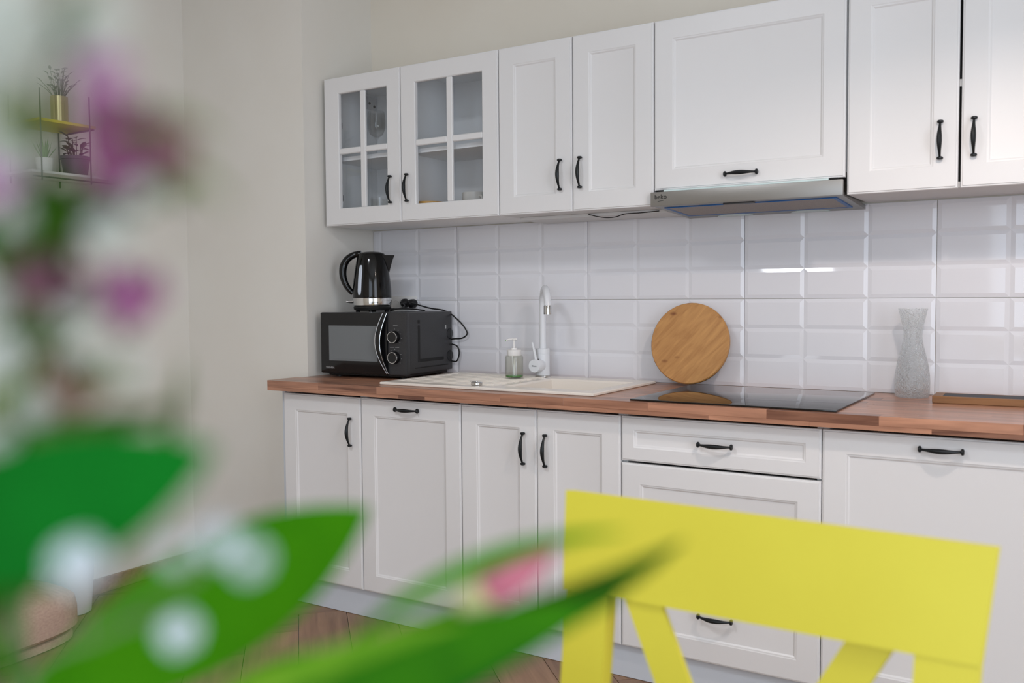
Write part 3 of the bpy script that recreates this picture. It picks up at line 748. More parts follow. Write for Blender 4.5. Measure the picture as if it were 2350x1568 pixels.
def kettle():
    zt = MWZ+.2565-.0016
    c = Vector((.3745, -.235, zt)); dz = Vector((0, 0, 1))
    t = thing('kettle', 'glossy black electric kettle with steel band standing on the microwave', 'kettle', c)
    # directions: the handle points to the left of the room, spout to the right
    hd = Vector((-.86, -.51, 0)).normalized(); sd = -hd; fr = Vector((.51, -.86, 0)).normalized()
    A = (sd, fr*-1, dz)
    b = MB().lathe([(0, .006), (.060, .006), (.069, .010), (.0715, .019), (.069, .023), (0, .023)], c, A, 40).build('power_base', 'rubber_black', t)
    for k in range(4):
        a = k*PI/2+.6; MB().lathe([(0, 0), (.008, 0), (.008, .007), (0, .007)], c+Vector((.055*math.cos(a), .055*math.sin(a), 0)), 'z', 10).build('foot', 'rubber_black', b)
    MB().lathe([(0, .0232), (.0655, .0232), (.0715, .027), (.0745, .050), (.0735, .054), (0, .054)], c, A, 48).build('steel_band', 'chrome', t)
    body = MB().lathe([(0, .0542), (.0735, .0542), (.0742, .060), (.0735, .085), (.0705, .120), (.0650, .160), (.0585, .195), (.0530, .216), (.0510, .220), (0, .2205)], c, A, 48).build('body', 'kettle_black', t)
    MB().lathe([(.0495, .2206), (.0485, .2235), (.035, .2290), (.012, .2315), (0, .2318)], c, A, 40).build('lid', 'kettle_black', t)
    # spout: a pouring lip that tapers into the body
    sp = MB(); rows = []
    for k in range(7):
        s = k/6; z = .217-.078*s; base = c+dz*z; out = lerp(.088, .064, s**.8); hw = lerp(.030, .004, s)
        r0 = .052+.012*s
        rows.append([base+sd*r0*.86+fr*hw, base+sd*out+fr*.004*(1-s), base+sd*out-fr*.004*(1-s), base+sd*r0*.86-fr*hw])
    for a, q in zip(rows, rows[1:]):
        for i in range(3): sp.poly([a[i], a[i+1], q[i+1], q[i]], [(0, 1, 2, 3)])
    sp.poly(rows[0], [(0, 1, 2, 3)]); bmesh.ops.remove_doubles(sp.bm, verts=sp.bm.verts[:], dist=1e-5)
    sp.build('spout', 'kettle_matte', t)
    hp = [c+hd*.040+dz*.222, c+hd*.066+dz*.2195, c+hd*.092+dz*.204, c+hd*.108+dz*.178, c+hd*.1115+dz*.145, c+hd*.104+dz*.114, c+hd*.090+dz*.090, c+hd*.0735+dz*.0725]
    pts = spline(hp, 6); n = len(pts)
    MB().tube(pts, [lerp(.0150, .0105, abs(2*i/(n-1)-.9)) if i > 3 else .0135 for i in range(n)], 14).build('handle', 'kettle_black', t)
    # water gauge on the camera side, left of the middle
    ga = MB(); gd = (fr*.87+hd*.50).normalized(); sdv = dz.cross(gd).normalized()
    prof = [(.066, .0738), (.080, .0736), (.10, .0720), (.12, .0705), (.14, .0678), (.16, .0650), (.178, .0616)]
    rowsg = []
    for i, (z, r) in enumerate(prof):
        hw = .0085 if 0 < i < len(prof)-1 else .0045
        rowsg.append([c+dz*z+gd*(r+.0004)+sdv*hw, c+dz*z+gd*(r+.0030)+sdv*hw*.7, c+dz*z+gd*(r+.0030)-sdv*hw*.7, c+dz*z+gd*(r+.0004)-sdv*hw])
    for a, q in zip(rowsg, rowsg[1:]):
        for i in range(3): ga.poly([a[i], a[i+1], q[i+1], q[i]], [(0, 1, 2, 3)])
    bmesh.ops.remove_doubles(ga.bm, verts=ga.bm.verts[:], dist=1e-6); ga.build('water_gauge', 'gauge', t)
    lv = c+hd*.0715+dz*.040; MB().tube([lv, lv+hd*.012-dz*.001, lv+hd*.028+dz*.001], [.006, .0045, .0035], 10).build('switch_lever', 'chrome', t)
    t.scale = (1.05,)*3
    o = Vector(t['_o']); nrm = (fr*.96+sd*.28).normalized(); right = dz.cross(nrm)
    m = Matrix((right, dz, nrm)).transposed().to_4x4(); m.translation = nrm*.0741+dz*.034
    text('logo', 'raven', .0135, 'ink_black', t, m)
    I = Matrix.Identity(4)
    cp = [c+sd*.066+dz*.012, c+sd*.082+Vector((0, .03, .012)), Vector((.430, -.11, zt+.020)), Vector((.400, -.075, zt+.030)), Vector((.372, -.055, 1.186)), Vector((.366, -.045, 1.187))]
    cd = MB().tube(spline(cp, 6), .0030, 7).build('cord', 'rubber_black', t)
    mb = MB().lathe([(0, 0), (.0185, 0), (.0190, .004), (.0175, .024), (.010, .032), (.006, .040), (0, .040)], (.3657, -.0085, 1.187), 'y', 20); mb.build('plug', 'rubber_black', cd)
    MB().tube(spline([Vector((.430, -.20, zt+.004)), Vector((.47, -.19, zt+.012)), Vector((.505, -.14, zt+.010)), Vector((.515, -.09, zt+.004))], 6), .0028, 7).build('spare_cord', 'rubber_black', t)
kettle()

# ------------------------------------------------------------------ things in the glazed cabinets
def stem_glass(x, y, z, label):
    t = thing('wine_glass', label, 'wine glass', (x, y, z))
    MB().lathe([(0, .0003), (.032, .0003), (.031, .003), (.008, .006), (.0042, .012), (.0040, .075), (.009, .084), (.026, .098), (.036, .122), (.037, .150), (.033, .190), (.0318, .190), (.0355, .150), (.0345, .123), (.025, .1005), (.008, .088), (0, .087)], (x, y, z), 'z', 28).build('glass_body', 'clear_glass', t)
ZSH = 1.778
stem_glass(.350, -.165, ZSH, 'tall wine glass on the upper shelf behind the right panes of the leftmost glazed cabinet')
stem_glass(.455, -.10, ZSH, 'wine glass half hidden by the glazing bar in the leftmost glazed cabinet')
zf = ZU0+.018
t = thing('tumbler', 'clear tumbler on the cabinet bottom behind the black handle of leftmost glazed door', 'glass', (.395, -.20, zf))
MB().lathe([(0, .0003), (.033, .0003), (.037, .004), (.040, .095), (.0388, .095), (.0355, .008), (0, .007)], (.395, -.20, zf), 'z', 28).build('glass_body', 'clear_glass', t)
t = thing('bowl', 'yellow bowl seen at the foot of the left panes of the second glazed cabinet', 'bowl', (.640, -.20, zf))
MB().lathe([(0, .0003), (.036, .0003), (.058, .012), (.068, .040), (.070, .062), (.067, .062), (.064, .040), (.054, .015), (0, .006)], (.640, -.20, zf), 'z', 36).build('bowl_body', 'bowl_yellow', t)
t = thing('dish', 'low orange dish right of the yellow bowl in the glazed cabinet', 'dish', (.766, -.098, zf))
MB().lathe([(0, .0003), (.036, .0003), (.052, .016), (.056, .050), (.053, .050), (.049, .018), (0, .005)], (.766, -.098, zf), 'z', 32).build('dish_body', 'bowl_orange', t)
t = thing('mug', 'off-white mug behind the lower right pane of the second glazed cabinet', 'mug', (.846, -.19, zf))
MB().lathe([(0, .0003), (.036, .0003), (.043, .006), (.046, .030), (.0455, .088), (.0425, .088), (.0425, .032), (.036, .009), (0, .007)], (.846, -.19, zf), 'z', 32).build('mug_body', 'mug_white', t)
h = Vector((.86, -.5, 0)); c = Vector((.846, -.19, zf))
MB().tube(spline([c+h*.044+Vector((0, 0, .072)), c+h*.062+Vector((0, 0, .070)), c+h*.069+Vector((0, 0, .048)), c+h*.060+Vector((0, 0, .026)), c+h*.044+Vector((0, 0, .022))]), .0045, 8).build('mug_handle', 'mug_white', t)

# ------------------------------------------------------------------ left wall: shelf with plants, planter, pouf
def leaf_blade(mb, p0, p1, w, nrm, n=6, curl=0., fold=.25, ctrl=None, shape=1.0):
    p0, p1, nrm = Vector(p0), Vector(p1), Vector(nrm).normalized()
    P = bez([p0, ctrl if ctrl is not None else (p0+p1)/2+nrm*curl, p1], n); rows = []
    for i, p in enumerate(P):
        t = i/n; d = (P[min(i+1, n)]-P[max(i-1, 0)]).normalized(); s = d.cross(nrm).normalized(); nn = s.cross(d)
        hw = w*.5*(math.sin(PI*min(max(t, .02), .995)**shape))**.8
        rows.append([p-s*hw+nn*hw*fold, p-s*hw*.5+nn*hw*fold*.35, p, p+s*hw*.5+nn*hw*fold*.35, p+s*hw+nn*hw*fold])
    k = nrm*-.0004
    V = [[mb.bm.verts.new(q) for q in r] for r in rows]; U = [[mb.bm.verts.new(q+k) for q in r] for r in rows]
    for a, b, c, d in zip(V, V[1:], U, U[1:]):
        for i in range(4):
            mb.bm.faces.new([a[i], a[i+1], b[i+1], b[i]]); mb.bm.faces.new([c[i], d[i], d[i+1], c[i+1]])
        mb.bm.faces.new([a[0], b[0], d[0], c[0]]); mb.bm.faces.new([a[4], c[4], d[4], b[4]])
    mb.bm.faces.new([V[0][i] for i in range(5)]+[U[0][i] for i in range(4, -1, -1)]); mb.bm.faces.new([V[-1][i] for i in range(4, -1, -1)]+[U[-1][i] for i in range(5)])
def wall_shelf():
    t = thing('wall_shelf', 'small wire wall rack with one yellow board and one white board on the left wall', 'shelf', (XLW, -1.08, 1.66))
    xa, xb, ya, yb = XLW+.003, XLW+.200, -1.190, -.968
    MB().box(xa, xb, ya, yb, 1.848, 1.858, .0008, 1).build('shelf_board', 'yellow_shelf', t)
    MB().box(xa, xb, ya-.03, yb+.085, 1.664, 1.673, .0008, 1).build('lower_board', 'white_metal', t)
    for y in (ya+.004, yb-.028):
        for x in (xa+.004, xb+.004): MB().tube([(x, y, 1.640), (x, y, 1.96)], .0026, 8).build('post', 'grey_metal', t)
    MB().tube([(xb+.006, ya-.03, 1.650), (xb+.006, yb+.085, 1.650)], .0028, 8).build('rail', 'grey_metal', t)
    MB().tube([(xa+.03, yb-.006, 1.8445), (xb-.005, yb-.006, 1.8445)], .0032, 8).build('rail', 'grey_metal', t)
wall_shelf()
xs_ = XLW+.10
t = thing('potted_plant', 'small bushy plant in a shiny metal pot on the yellow shelf board', 'plant', (xs_, -1.048, 1.858))
c = Vector((xs_, -1.048, 1.8583))
MB().lathe([(0, 0), (.0305, 0), (.0305, .106), (.0290, .106), (.0290, .090), (0, .090)], c, 'z', 28).build('pot', 'brushed_pot', t)
for k in range(46):
    a = random.uniform(0, 2*PI); el = random.uniform(.45, 1.45); r = random.uniform(.05, .105)
    e = c+Vector((math.cos(a)*math.cos(el)*r, math.sin(a)*math.cos(el)*r, .100+math.sin(el)*r*1.1)); mb = MB()
    s0 = c+Vector((math.cos(a)*.01, math.sin(a)*.01, .092))
    mb.tube([s0, s0.lerp(e, .6)+Vector((0, 0, .006)), e], .0009, 4)
    leaf_blade(mb, e-Vector((math.cos(a), math.sin(a), .3))*.004, e+Vector((math.cos(a+.5), math.sin(a+.5), .6))*.016, .011, (0, -.3, 1), 4); mb.build('leaf', 'leaf_house', t)
t = thing('potted_plant', 'leafy plant in a dark grey tapered pot on the lower white shelf board', 'plant', (xs_, -.994, 1.673))
c = Vector((xs_, -.990, 1.6733))
MB().lathe([(0, 0), (.040, 0), (.0500, .066), (.0535, .066), (.0535, .078), (.0500, .078), (.0490, .066), (0, .066)], c, 'z', 32).build('pot', 'pot_dark', t)
for k in range(13):
    a = 2*PI*k/13+random.uniform(-.2, .2); r = random.uniform(.012, .045); h = random.uniform(.075, .155)
    s0 = c+Vector((math.cos(a)*.012, math.sin(a)*.012, .066)); e = c+Vector((math.cos(a)*r, math.sin(a)*r, h)); mb = MB()
    mb.tube([s0, s0.lerp(e, .5)+Vector((math.cos(a), math.sin(a), 0))*.004, e], .0017, 5); mb.build('stem', 'leaf_house', t)
    for q in range(3):
        b = a+random.uniform(-1.3, 1.3); mb = MB(); p = s0.lerp(e, .78+.11*q)
        leaf_blade(mb, p, p+Vector((math.cos(b)*.034, math.sin(b)*.034, random.uniform(-.004, .022))), .019, (0.1, -.2, 1), 5, .004); mb.build('leaf', 'leaf_house', t)
t = thing('potted_plant', 'pale grassy plant in a small white pot on the lower shelf board', 'plant', (xs_, -1.112, 1.673))
c = Vector((xs_, -1.112, 1.6733))
MB().lathe([(0, 0), (.026, 0), (.0310, .058), (.0290, .058), (.028, .050), (0, .050)], c, 'z', 28).build('pot', 'pot_white', t)
for k in range(18):
    a = 2*PI*k/18; r = random.uniform(.015, .05); mb = MB()
    leaf_blade(mb, c+Vector((math.cos(a)*.008, math.sin(a)*.008, .050)), c+Vector((math.cos(a)*r, math.sin(a)*r, random.uniform(.10, .135))), .006, (math.cos(a), math.sin(a), .6), 6, -.008); mb.build('blade', 'leaf_grass', t)

def superbox(mb, cx, cy, z0, z1, hx, hy, pw=4, seg=48):
    hz = z1-z0; rows = []
    for h, s in ((0, .93), (.02, .96), (.10, 1.), (.55, 1.), (.80, .985), (.93, .94), (.985, .85), (1., .6), (1.005, 0)):
        r = []
        for k in range(seg):
            a = 2*PI*k/seg; ca, sa = math.cos(a), math.sin(a); e = 2/pw
            r.append(mb.bm.verts.new((cx+hx*s*math.copysign(abs(ca)**e, ca), cy+hy*s*math.copysign(abs(sa)**e, sa), z0+hz*h)))
        rows.append(r)
    for a, b in zip(rows, rows[1:]):
        for k in range(seg): mb.bm.faces.new([a[k], a[(k+1) % seg], b[(k+1) % seg], b[k]])
    mb.bm.faces.new(rows[0][::-1]); return mb
t = thing('ottoman', 'low beige fabric ottoman with rounded corners near the left wall', 'ottoman', (-.25, -1.75, ZF))
superbox(MB(), -.30, -1.70, ZF+.035, ZF+.175, .212, .52, 4).build('cushion', 'pouf_beige', t)
mb = MB(); superbox(mb, -.30, -1.70, ZF+.0005, ZF+.034, .200, .505, 4).build('base', 'pouf_beige', t)
c = Vector((-.405, -1.065, ZF)); t = thing('planter', 'tall pale grey tapered planter against the left wall behind the ottoman', 'planter', c)
MB().lathe([(0, .0005), (.058, .0005), (.062, .004), (.094, .42), (.086, .42), (.083, .37), (0, .37)], c, 'z', 36).build('pot', 'planter_grey', t)
MB().lathe([(0, .3705), (.082, .3705), (.06, .378), (0, .380)], c, 'z', 24).build('soil', 'soil', t)
for k in range(12):
    a = 2*PI*k/12+.3; mb = MB(); r = .05+.03*(k % 3)
    leaf_blade(mb, c+Vector((math.cos(a)*.02, math.sin(a)*.02, .376)), c+Vector((math.cos(a)*r, math.sin(a)*r, .40+.012*(k % 4))), .030, (math.cos(a), math.sin(a), .5), 8, -.01); mb.build('leaf', 'leaf_house', t)

# ------------------------------------------------------------------ lamps outside the frame
t = thing('pendant_lamp', 'dark metal pendant lamp with cone shade hanging before the right wall cabinets', 'lamp', (2.75, -1.33, 2.06))
MB().lathe([(.012, .135), (.03, .125), (.155, .012), (.157, .012), (.033, .129), (.012, .139)], (2.75, -1.33, 2.045), 'z', 36).build('lamp_shade', 'lamp_metal', t)
MB().tube([(2.75, -1.33, 2.178), (2.75, -1.33, ZCE-.02)], .003, 8).build('cord', 'rubber_black', t)
MB().lathe([(0, 0), (.05, 0), (.05, .02), (0, .02)], (2.75, -1.33, ZCE-.0205), 'z', 24).build('ceiling_rose', 'lamp_metal', t)

t = thing('added_ceiling_lamp', 'flat round white lamp added on the ceiling as unseen fill light', 'lamp', (1.15, -2.7, ZCE-.05))
MB().lathe([(0, .0495), (.20, .0495), (.235, .04), (.235, .012), (.225, .008), (.215, .012), (.215, .03), (0, .03)], (1.15, -2.7, ZCE-.05), 'z', 40).build('lamp_body', 'plastic_white', t)  # housing added around the ceiling fill light, out of view

# ------------------------------------------------------------------ yellow chair and the table it is tucked under
def chair():
    zt = .994; lean = math.radians(10)
    t = thing('dining_chair', 'bright yellow wooden chair with a crossed back in the foreground', 'chair', (2.547, -2.198, ZF), math.radians(-2.9), local=True)
    T = zt-ZF
    def P(x, u, w=0):   # back plane: x across, u along the lean below the top edge (negative), w behind (+) or before (-)
        return Vector((x, u*math.sin(lean)+w*math.cos(lean), T+u*math.cos(lean)-w*math.sin(lean)))
    def plank(q, w0, w1, name, bev=.004):
        mb = MB(); n = (P(0, 0, w1)-P(0, 0, w0)); mb.prism([P(x, u, w0) for x, u in q], n); mb.bevel_all(bev); return mb.build(name, 'yellow_paint', t)
    plank([(-.2115, -.108), (.2090, -.103), (.2188, 0), (-.2188, 0)], 0, .022, 'top_rail')
    for s in (-1, 1):
        plank([(s*.1560, -.1035), (s*.2085, -.1035), (s*.1960, -.545), (s*.1500, -.545)][::s], .002, .024, 'back_post')
    for s in (-1, 1):
        dx = .0215; u0, u1 = -.1045, -.485
        plank([(s*(-.1155)-dx*s, u0), (s*(-.1155)+dx*s, u0), (s*.088+dx*s, u1), (s*.088-dx*s, u1)][::s], .004 if s > 0 else .0125, .012 if s > 0 else .0205, 'cross_brace', .002)
    plank([(-.150, -.487), (.150, -.487), (.1465, -.530), (-.1465, -.530)], .003, .022, 'lower_rail')
    b0 = P(0, -.545, .013)
    for s in (-1, 1):
        x1 = s*.173; mb = MB(); a = Vector((x1, b0.y, b0.z)); e = Vector((s*.185, b0.y+.07, 0)); h = Vector((.022, 0, 0)); k = Vector((0, .018, 0))
        V = [a-h-k, a+h-k, a+h+k, a-h+k, e-h-k, e+h-k, e+h+k, e-h+k]; mb.poly(V, [(0, 1, 2, 3), (4, 7, 6, 5), (0, 4, 5, 1), (1, 5, 6, 2), (2, 6, 7, 3), (3, 7, 4, 0)]); mb.bevel_all(.003); mb.build('leg', 'yellow_paint', t)
    ys = b0.y-.022
    mb = MB().box(-.205, .205, ys-.40, ys, .425, .448, .006, 2); mb.build('seat', 'yellow_paint', t)
    mb = MB().box(-.175, .175, ys-.375, ys-.355, .365, .4245, .002, 1); mb.box(-.175, .175, ys-.03, ys-.01, .365, .4245, .002, 1); mb.build('apron', 'yellow_paint', t)
    for s in (-1, 1): MB().box(s*.18-.02, s*.18+.02, ys-.385, ys-.345, 0, .4245, .003, 1).build('leg', 'yellow_paint', t)
chair()
t = thing('dining_table', 'white rectangular table under the vase of flowers', 'table', (2.72, -2.92, ZF))
MB().box(2.24, 3.20, -3.54, -2.315, .745, .773, .004, 2).build('tabletop', 'table_white', t)
for x in (2.29, 3.15):
    for y in (-3.48, -2.375): MB().box(x-.025, x+.025, y-.025, y+.025, ZF+.0005, .7445, .003, 1).build('leg', 'table_white', t)

# ------------------------------------------------------------------ bouquet in the foreground
VM = Vector((2.5525, -2.9431, 1.0164))
CAM = Vector((2.8297, -3.1008, 1.2142)); TOCAM = Vector((.53, -.846, .05))
t = thing('vase', 'white ceramic vase holding the bouquet of blurred flowers', 'vase', (VM.x, VM.y, .773))
hv = VM.z-.773
MB().lathe([(0, .0005), (.042, .0005), (.052, hv*.15), (.054, hv*.45), (.040, hv*.8), (.037, hv*.93), (.041, hv), (.038, hv), (.034, hv*.93), (.037, hv*.8), (.050, hv*.45), (.048, hv*.15), (0, .008)], (VM.x, VM.y, .7732), 'z', 40).build('vase_body', 'ceramic_white', t)
def sprig(name, label, cat, off, group=None):
    a = VM+Vector((off[0], off[1], -.10)); t = thing(name, label, cat, a, group=group); t['_a'] = tuple(a); return t
def stem(t, pts, r0=.0016, r1=.0008, m='stem_green', name='stem'):
    P = spline([Vector(p) for p in pts], 6); n = len(P)
    return MB().tube(P, [lerp(r0, r1, i/(n-1)) for i in range(n)], 7).build(name, m, t)
def root(t): a = Vector(t['_a']); return [a, Vector((a.x*.7+VM.x*.3, a.y*.7+VM.y*.3, VM.z+.012))]
def leaf(t, p0, pc, p1, w, m, fold=.25, n=14, shape=1.0, nrm=None, name='leaf'):
    mb = MB(); leaf_blade(mb, p0, p1, w, nrm or TOCAM, n, ctrl=Vector(pc), fold=fold, shape=shape); return mb.build(name, m, t, smooth=60)
def blossom(t, c, r, m, n=14, name='blossom'):
    """a round double blossom of many small overlapping petals"""
    c = Vector(c); mb = MB()
    mb.lathe([(0, -r*.75), (r*.5, -r*.55), (r*.72, 0), (r*.5, r*.55), (0, r*.75)], c, 'z', 10)
    for k in range(n*2):
        z = 1-2*(k+.5)/(n*2); a = k*2.39996; q = math.sqrt(1-z*z); d = Vector((q*math.cos(a), q*math.sin(a), z))
        side = d.orthogonal().normalized(); leaf_blade(mb, c+d*r*.5-side*r*.35, c+d*r*1.0+side*r*.35, r*.7, d, 3)
    return mb.build(name, m, t, smooth=60)
def flower(t, c, d, r, m, mc='leaf_dark', n=7, open_=.55, name='flower_head'):
    """a small cup of pointed petals that opens along d"""
    c = Vector(c); d = Vector(d).normalized(); s = d.orthogonal().normalized(); u = d.cross(s); mb = MB()
    for ring, (nn, op, ln) in enumerate(((n, open_, 1.), (n-2, open_*.55, .92))):
        for k in range(nn):
            a = 2*PI*k/nn+ring*.4; rad = s*math.cos(a)+u*math.sin(a); ax = (d+rad*op).normalized()
            leaf_blade(mb, c+rad*r*.12, c+ax*r*2*ln, r*1.05, (-rad+d*.4), 5, fold=.35, ctrl=c+ax*r*ln+rad*r*.35)
    o = mb.build(name, m, t, smooth=60)
    cb = MB(); cb.lathe([(0, -r*.35), (r*.22, -r*.2), (r*.3, r*.15), (0, r*.3)], c, (s, u, d), 8); cb.build('calyx', mc, o)
    return o
# tulip
t = sprig('tulip', 'closed pink tulip bud on long curved green leaves, lowest of the bouquet', 'flower', (.006, .004))
b0 = Vector((2.7010, -2.9200, 1.1381)); b1 = Vector((2.7187, -2.9022, 1.1518))
stem(t, root(t)+[(2.6515, -2.9521, 1.1174), (2.6814, -2.9351, 1.1295), b0], .0022, .0017, 'leaf_green')
def bud(t, a, b, r):
    ax = (b-a).normalized(); s = ax.orthogonal().normalized(); u = ax.cross(s); L = (b-a).length
    for k in range(6):
        an = 2*PI*k/6; rad = s*math.cos(an)+u*math.sin(an); mb = MB()
        leaf_blade(mb, a+rad*r*.15, b+rad*r*.05, r*1.75, rad, 8, fold=-.45, ctrl=a.lerp(b, .42)+rad*r*1.75)
        mb.build('petal', 'petal_pink', t, smooth=60)
    MB().lathe([(0, -.001), (r*.55, 0), (r*.95, L*.16), (r*.98, L*.24), (0, L*.30)], a, (s, u, ax), 16).build('petal_base', 'petal_cream', t)
bud(t, b0, b1, .0050)
leaf(t, (2.6558, -2.9532, 1.1145), (2.7154, -2.9080, 1.1295), (2.7415, -2.8763, 1.1507), .0120, 'leaf_dark', .3, 20, .75)
leaf(t, (2.6495, -2.9719, 1.1042), (2.6900, -2.9357, 1.1293), (2.7325, -2.8967, 1.1395), .0190, 'leaf_mid', .35, 18, .8)
leaf(t, (2.6619, -2.9750, 1.1207), (2.6817, -2.9501, 1.1336), (2.7061, -2.9228, 1.1372), .0062, 'leaf_lime', .2, 16, .8)
leaf(t, (2.6649, -2.9482, 1.1019), (2.6991, -2.9185, 1.1232), (2.7300, -2.8888, 1.1397), .0120, 'leaf_bluegreen', .3, 18, .8)
leaf(t, (2.6799, -2.9396, 1.1297), (2.7011, -2.9189, 1.1556), (2.7331, -2.8930, 1.1554), .0050, 'leaf_green', .2, 16, .9)
# broad leaves
t = sprig('broad_leaf_stem', 'leafy stem with broad pointed green leaves at the lower left', 'leafy stem', (-.012, .004))
r = root(t)
stem(t, r+[(2.5879, -2.9633, 1.1023), (2.6364, -3.0011, 1.1489), (2.6709, -3.0254, 1.1719)], .0024, .0012, 'leaf_green')
leaf(t, (2.5943, -2.9804, 1.1039), (2.6263, -2.9377, 1.1290), (2.6534, -2.8982, 1.1530), .0345, 'leaf_green', .12, 18, 1.2)
leaf(t, (2.6737, -3.0330, 1.1742), (2.6950, -3.0169, 1.1819), (2.7111, -3.0016, 1.1902), .0225, 'leaf_bluegreen', .12, 18, .9)
# purple sprigs
t = sprig('purple_flower_stem', 'stem of small purple flowers high in the bouquet before the wall rack', 'flower', (-.006, -.012))
stem(t, root(t)+[(2.6336, -2.9900, 1.1613), (2.6532, -2.9980, 1.2047), (2.6830, -3.0080, 1.2236), (2.7026, -3.0142, 1.2295)], .0014, .0006)
flower(t, (2.7042, -3.0133, 1.2287), (0.4288, -0.0895, 0.9647), 0.0086, 'petal_purple', n=9, open_=.40)
flower(t, (2.7065, -3.0144, 1.2373), (0.6241, 0.0263, 0.8557), 0.0040, 'petal_purple', n=5)
stem(t, [(2.6830, -3.0080, 1.2236), (2.7056, -3.0092, 1.2281), (2.7140, -3.0101, 1.2308)], .0008, .0005, name='side_stem'); flower(t, (2.7143, -3.0100, 1.2301), (-0.0567, -0.3921, 0.9826), 0.0058, 'petal_plum', n=7)
stem(t, [(2.6566, -2.9989, 1.2099), (2.6864, -3.0178, 1.2340), (2.7135, -3.0239, 1.2409)], .0008, .0005, name='side_stem'); flower(t, (2.7179, -3.0259, 1.2406), (0.4964, -0.0490, 0.9347), 0.0037, 'petal_lilac', n=5)
flower(t, (2.6916, -3.0243, 1.2284), (0.3055, -0.1646, 1.0011), 0.0040, 'petal_lilac', n=5)
t = sprig('purple_flower_stem', 'stem of small purple and brown flowers low in the bouquet beside bare wall', 'flower', (-.010, .010))
stem(t, root(t)+[(2.6327, -2.9903, 1.1661), (2.6511, -2.9970, 1.1960), (2.6709, -3.0009, 1.2085), (2.6898, -3.0044, 1.2133), (2.6944, -3.0048, 1.2118)], .0016, .0008)
flower(t, (2.6953, -3.0059, 1.2094), (0.4349, -0.0858, 0.9623), 0.0056, 'petal_mauve', n=6)
stem(t, [(2.6511, -2.9970, 1.1960), (2.6752, -3.0107, 1.2089), (2.6919, -3.0186, 1.2148)], .0008, .0005, name='side_stem'); flower(t, (2.6923, -3.0215, 1.2148), (0.9190, 0.1898, 0.4919), 0.0055, 'petal_plum', n=6)
stem(t, [(2.6431, -2.9942, 1.1818), (2.6661, -3.0019, 1.1907), (2.6873, -3.0116, 1.1962)], .0008, .0005, name='side_stem'); flower(t, (2.6874, -3.0117, 1.1948), (0.5073, -0.0425, 0.9292), 0.0055, 'petal_brown', n=6)
# white blossom sprigs
def whites(label, off, chain, bl, m='petal_white'):
    t = sprig('white_blossom_stem', label, 'flower', off)
    stem(t, root(t)+chain, .0012, .0005)
    for a, c, r in bl:
        a, c = Vector(a), Vector(c); stem(t, [a, a.lerp(c, .5)+Vector((0, 0, .002)), c], .0005, .0004, name='side_stem'); blossom(t, c, r, m)
whites('sprig of tiny white blossoms highest in the bouquet at the upper left', (-.018, -.004), [(2.6287, -2.9928, 1.1661), (2.6474, -3.0016, 1.2048), (2.6842, -3.0194, 1.2306), (2.7113, -3.0330, 1.2416)],
  [((2.6842, -3.0194, 1.2306), (2.6936, -3.0216, 1.2252), 0.0034), ((2.6842, -3.0194, 1.2306), (2.7014, -3.0270, 1.2364), 0.0045), ((2.6977, -3.0261, 1.2384), (2.7187, -3.0312, 1.2464), 0.0040), ((2.7113, -3.0330, 1.2416), (2.7235, -3.0408, 1.2450), 0.0063), ((2.7113, -3.0330, 1.2416), (2.7215, -3.0424, 1.2395), 0.0040), ((2.6842, -3.0194, 1.2306), (2.7047, -3.0147, 1.2245), 0.0037), ((2.6842, -3.0194, 1.2306), (2.7148, -3.0159, 1.2295), 0.0021), ((2.7113, -3.0330, 1.2416), (2.7332, -3.0347, 1.2459), 0.0029)])
whites('sprig of tiny white blossoms in the middle of the bouquet above the dark green leaf', (-.016, .012), [(2.6296, -2.9925, 1.1614), (2.6444, -2.9990, 1.1827), (2.6605, -3.0050, 1.1972), (2.6771, -3.0095, 1.2089)],
  [((2.6605, -3.0050, 1.1972), (2.6827, -3.0188, 1.2051), 0.0045), ((2.6771, -3.0095, 1.2089), (2.6919, -3.0125, 1.2134), 0.0036), ((2.6444, -2.9990, 1.1827), (2.6707, -3.0065, 1.1951), 0.0034), ((2.6605, -3.0050, 1.1972), (2.6833, -3.0209, 1.2142), 0.0037), ((2.6771, -3.0095, 1.2089), (2.7023, -3.0173, 1.2069), 0.0024), ((2.6771, -3.0095, 1.2089), (2.7114, -3.0165, 1.2039), 0.0021), ((2.6444, -2.9990, 1.1827), (2.6586, -3.0067, 1.1883), 0.0032)])
whites('sprig of white blossoms hanging low in front of the broad green leaves', (-.004, .016), [(2.6168, -2.9796, 1.1199), (2.6689, -2.9925, 1.1496), (2.6934, -2.9942, 1.1634)],
  [((2.6689, -2.9925, 1.1496), (2.6972, -2.9981, 1.1566), .0033), ((2.6563, -2.9890, 1.1434), (2.7052, -3.0215, 1.1760), .0036), ((2.6934, -2.9942, 1.1634), (2.7223, -3.0106, 1.1790), .0026), ((2.6934, -2.9942, 1.1634), (2.7226, -3.0048, 1.1747), .0026), ((2.6934, -2.9942, 1.1634), (2.7212, -3.0173, 1.1785), .0016)], 'petal_bright')
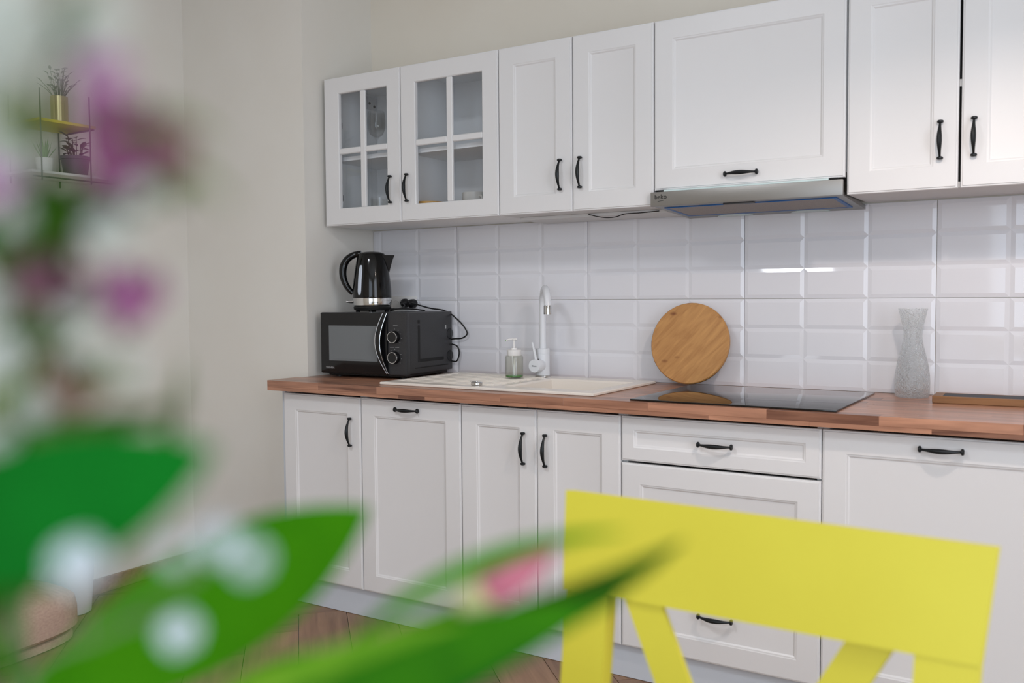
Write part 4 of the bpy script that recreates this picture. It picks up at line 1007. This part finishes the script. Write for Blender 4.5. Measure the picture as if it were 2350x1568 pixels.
# dark foliage
t = sprig('foliage_stem', 'stem of small dark green leaves among the flowers at the left edge', 'leafy stem', (-.014, -.012))
stem(t, root(t)+[(2.6296, -2.9925, 1.1614), (2.6481, -2.9989, 1.1960), (2.6744, -3.0106, 1.2193), (2.6957, -3.0199, 1.2317), (2.7156, -3.0303, 1.2415), (2.7269, -3.0354, 1.2477)], .0014, .0005, 'leaf_dark')
for a, c, b, w, m in (((2.6559, -3.0179, 1.1576), (2.6719, -3.0134, 1.1660), (2.6829, -3.0119, 1.1754), .0120, 'leaf_dark'), ((2.6905, -3.0247, 1.2174), (2.6968, -3.0230, 1.2209), (2.7017, -3.0198, 1.2234), .0080, 'leaf_dark'), ((2.6973, -3.0225, 1.2237), (2.7014, -3.0208, 1.2281), (2.7056, -3.0194, 1.2292), .0055, 'leaf_dark'), ((2.6782, -3.0193, 1.1994), (2.6843, -3.0177, 1.2023), (2.6873, -3.0179, 1.2066), .0050, 'leaf_olive'), ((2.6725, -3.0148, 1.2200), (2.6801, -3.0131, 1.2231), (2.6856, -3.0096, 1.2238), 0.0078, 'leaf_dark'), ((2.6903, -3.0190, 1.2255), (2.6974, -3.0190, 1.2298), (2.7014, -3.0180, 1.2309), 0.0063, 'leaf_dark'),
    ((2.7046, -3.0282, 1.2356), (2.7087, -3.0316, 1.2404), (2.7108, -3.0331, 1.2455), 0.0085, 'leaf_olive'), ((2.7180, -3.0318, 1.2437), (2.7252, -3.0333, 1.2480), (2.7298, -3.0334, 1.2513), 0.0060, 'leaf_olive'),
    ((2.6975, -3.0203, 1.2329), (2.7019, -3.0266, 1.2373), (2.7019, -3.0295, 1.2422), 0.0060, 'leaf_dark'), ((2.6744, -3.0108, 1.2164), (2.6751, -3.0146, 1.2236), (2.6752, -3.0174, 1.2292), 0.0075, 'leaf_dark'),
    ((2.6576, -3.0063, 1.2069), (2.6707, -3.0056, 1.2118), (2.6810, -3.0040, 1.2095), 0.0063, 'leaf_dark'), ((2.6918, -3.0150, 1.2250), (2.6971, -3.0146, 1.2288), (2.7040, -3.0133, 1.2315), 0.0040, 'leaf_dark'),
    ((2.6485, -3.0019, 1.1895), (2.6545, -2.9999, 1.1964), (2.6594, -2.9991, 1.2024), 0.0063, 'leaf_olive'), ((2.6429, -3.0000, 1.1818), (2.6498, -2.9984, 1.1865), (2.6572, -2.9947, 1.1892), 0.0055, 'leaf_dark'),
    ((2.6814, -3.0138, 1.2234), (2.6905, -3.0126, 1.2273), (2.6965, -3.0123, 1.2209), 0.0043, 'leaf_olive'), ((2.7127, -3.0232, 1.2344), (2.7270, -3.0233, 1.2409), (2.7363, -3.0209, 1.2337), 0.0023, 'leaf_olive'), ((2.6726, -3.0091, 1.2118), (2.6845, -3.0077, 1.2133), (2.6937, -3.0051, 1.2147), 0.0033, 'leaf_olive'),
    ((2.6674, -3.0078, 1.2087), (2.6860, -3.0121, 1.2027), (2.7073, -3.0098, 1.1999), 0.0028, 'leaf_olive'), ((2.6499, -3.0010, 1.1877), (2.6783, -3.0020, 1.1907), (2.7049, -3.0006, 1.1968), 0.0043, 'leaf_olive'), ((2.7102, -3.0126, 1.2276), (2.7264, -3.0161, 1.2352), (2.7358, -3.0186, 1.2257), 0.0020, 'leaf_olive'),
    ((2.6763, -2.9882, 1.1812), (2.6874, -2.9886, 1.1905), (2.6926, -2.9923, 1.2038), 0.0030, 'leaf_olive'), ((2.6449, -3.0001, 1.1582), (2.6493, -2.9972, 1.1607), (2.6494, -2.9975, 1.1538), 0.0075, 'leaf_dark')):
    leaf(t, a, c, b, w, m, .2, 8)

for o in S.objects:
    for k in ('_o', '_a'):
        if k in o: del o[k]
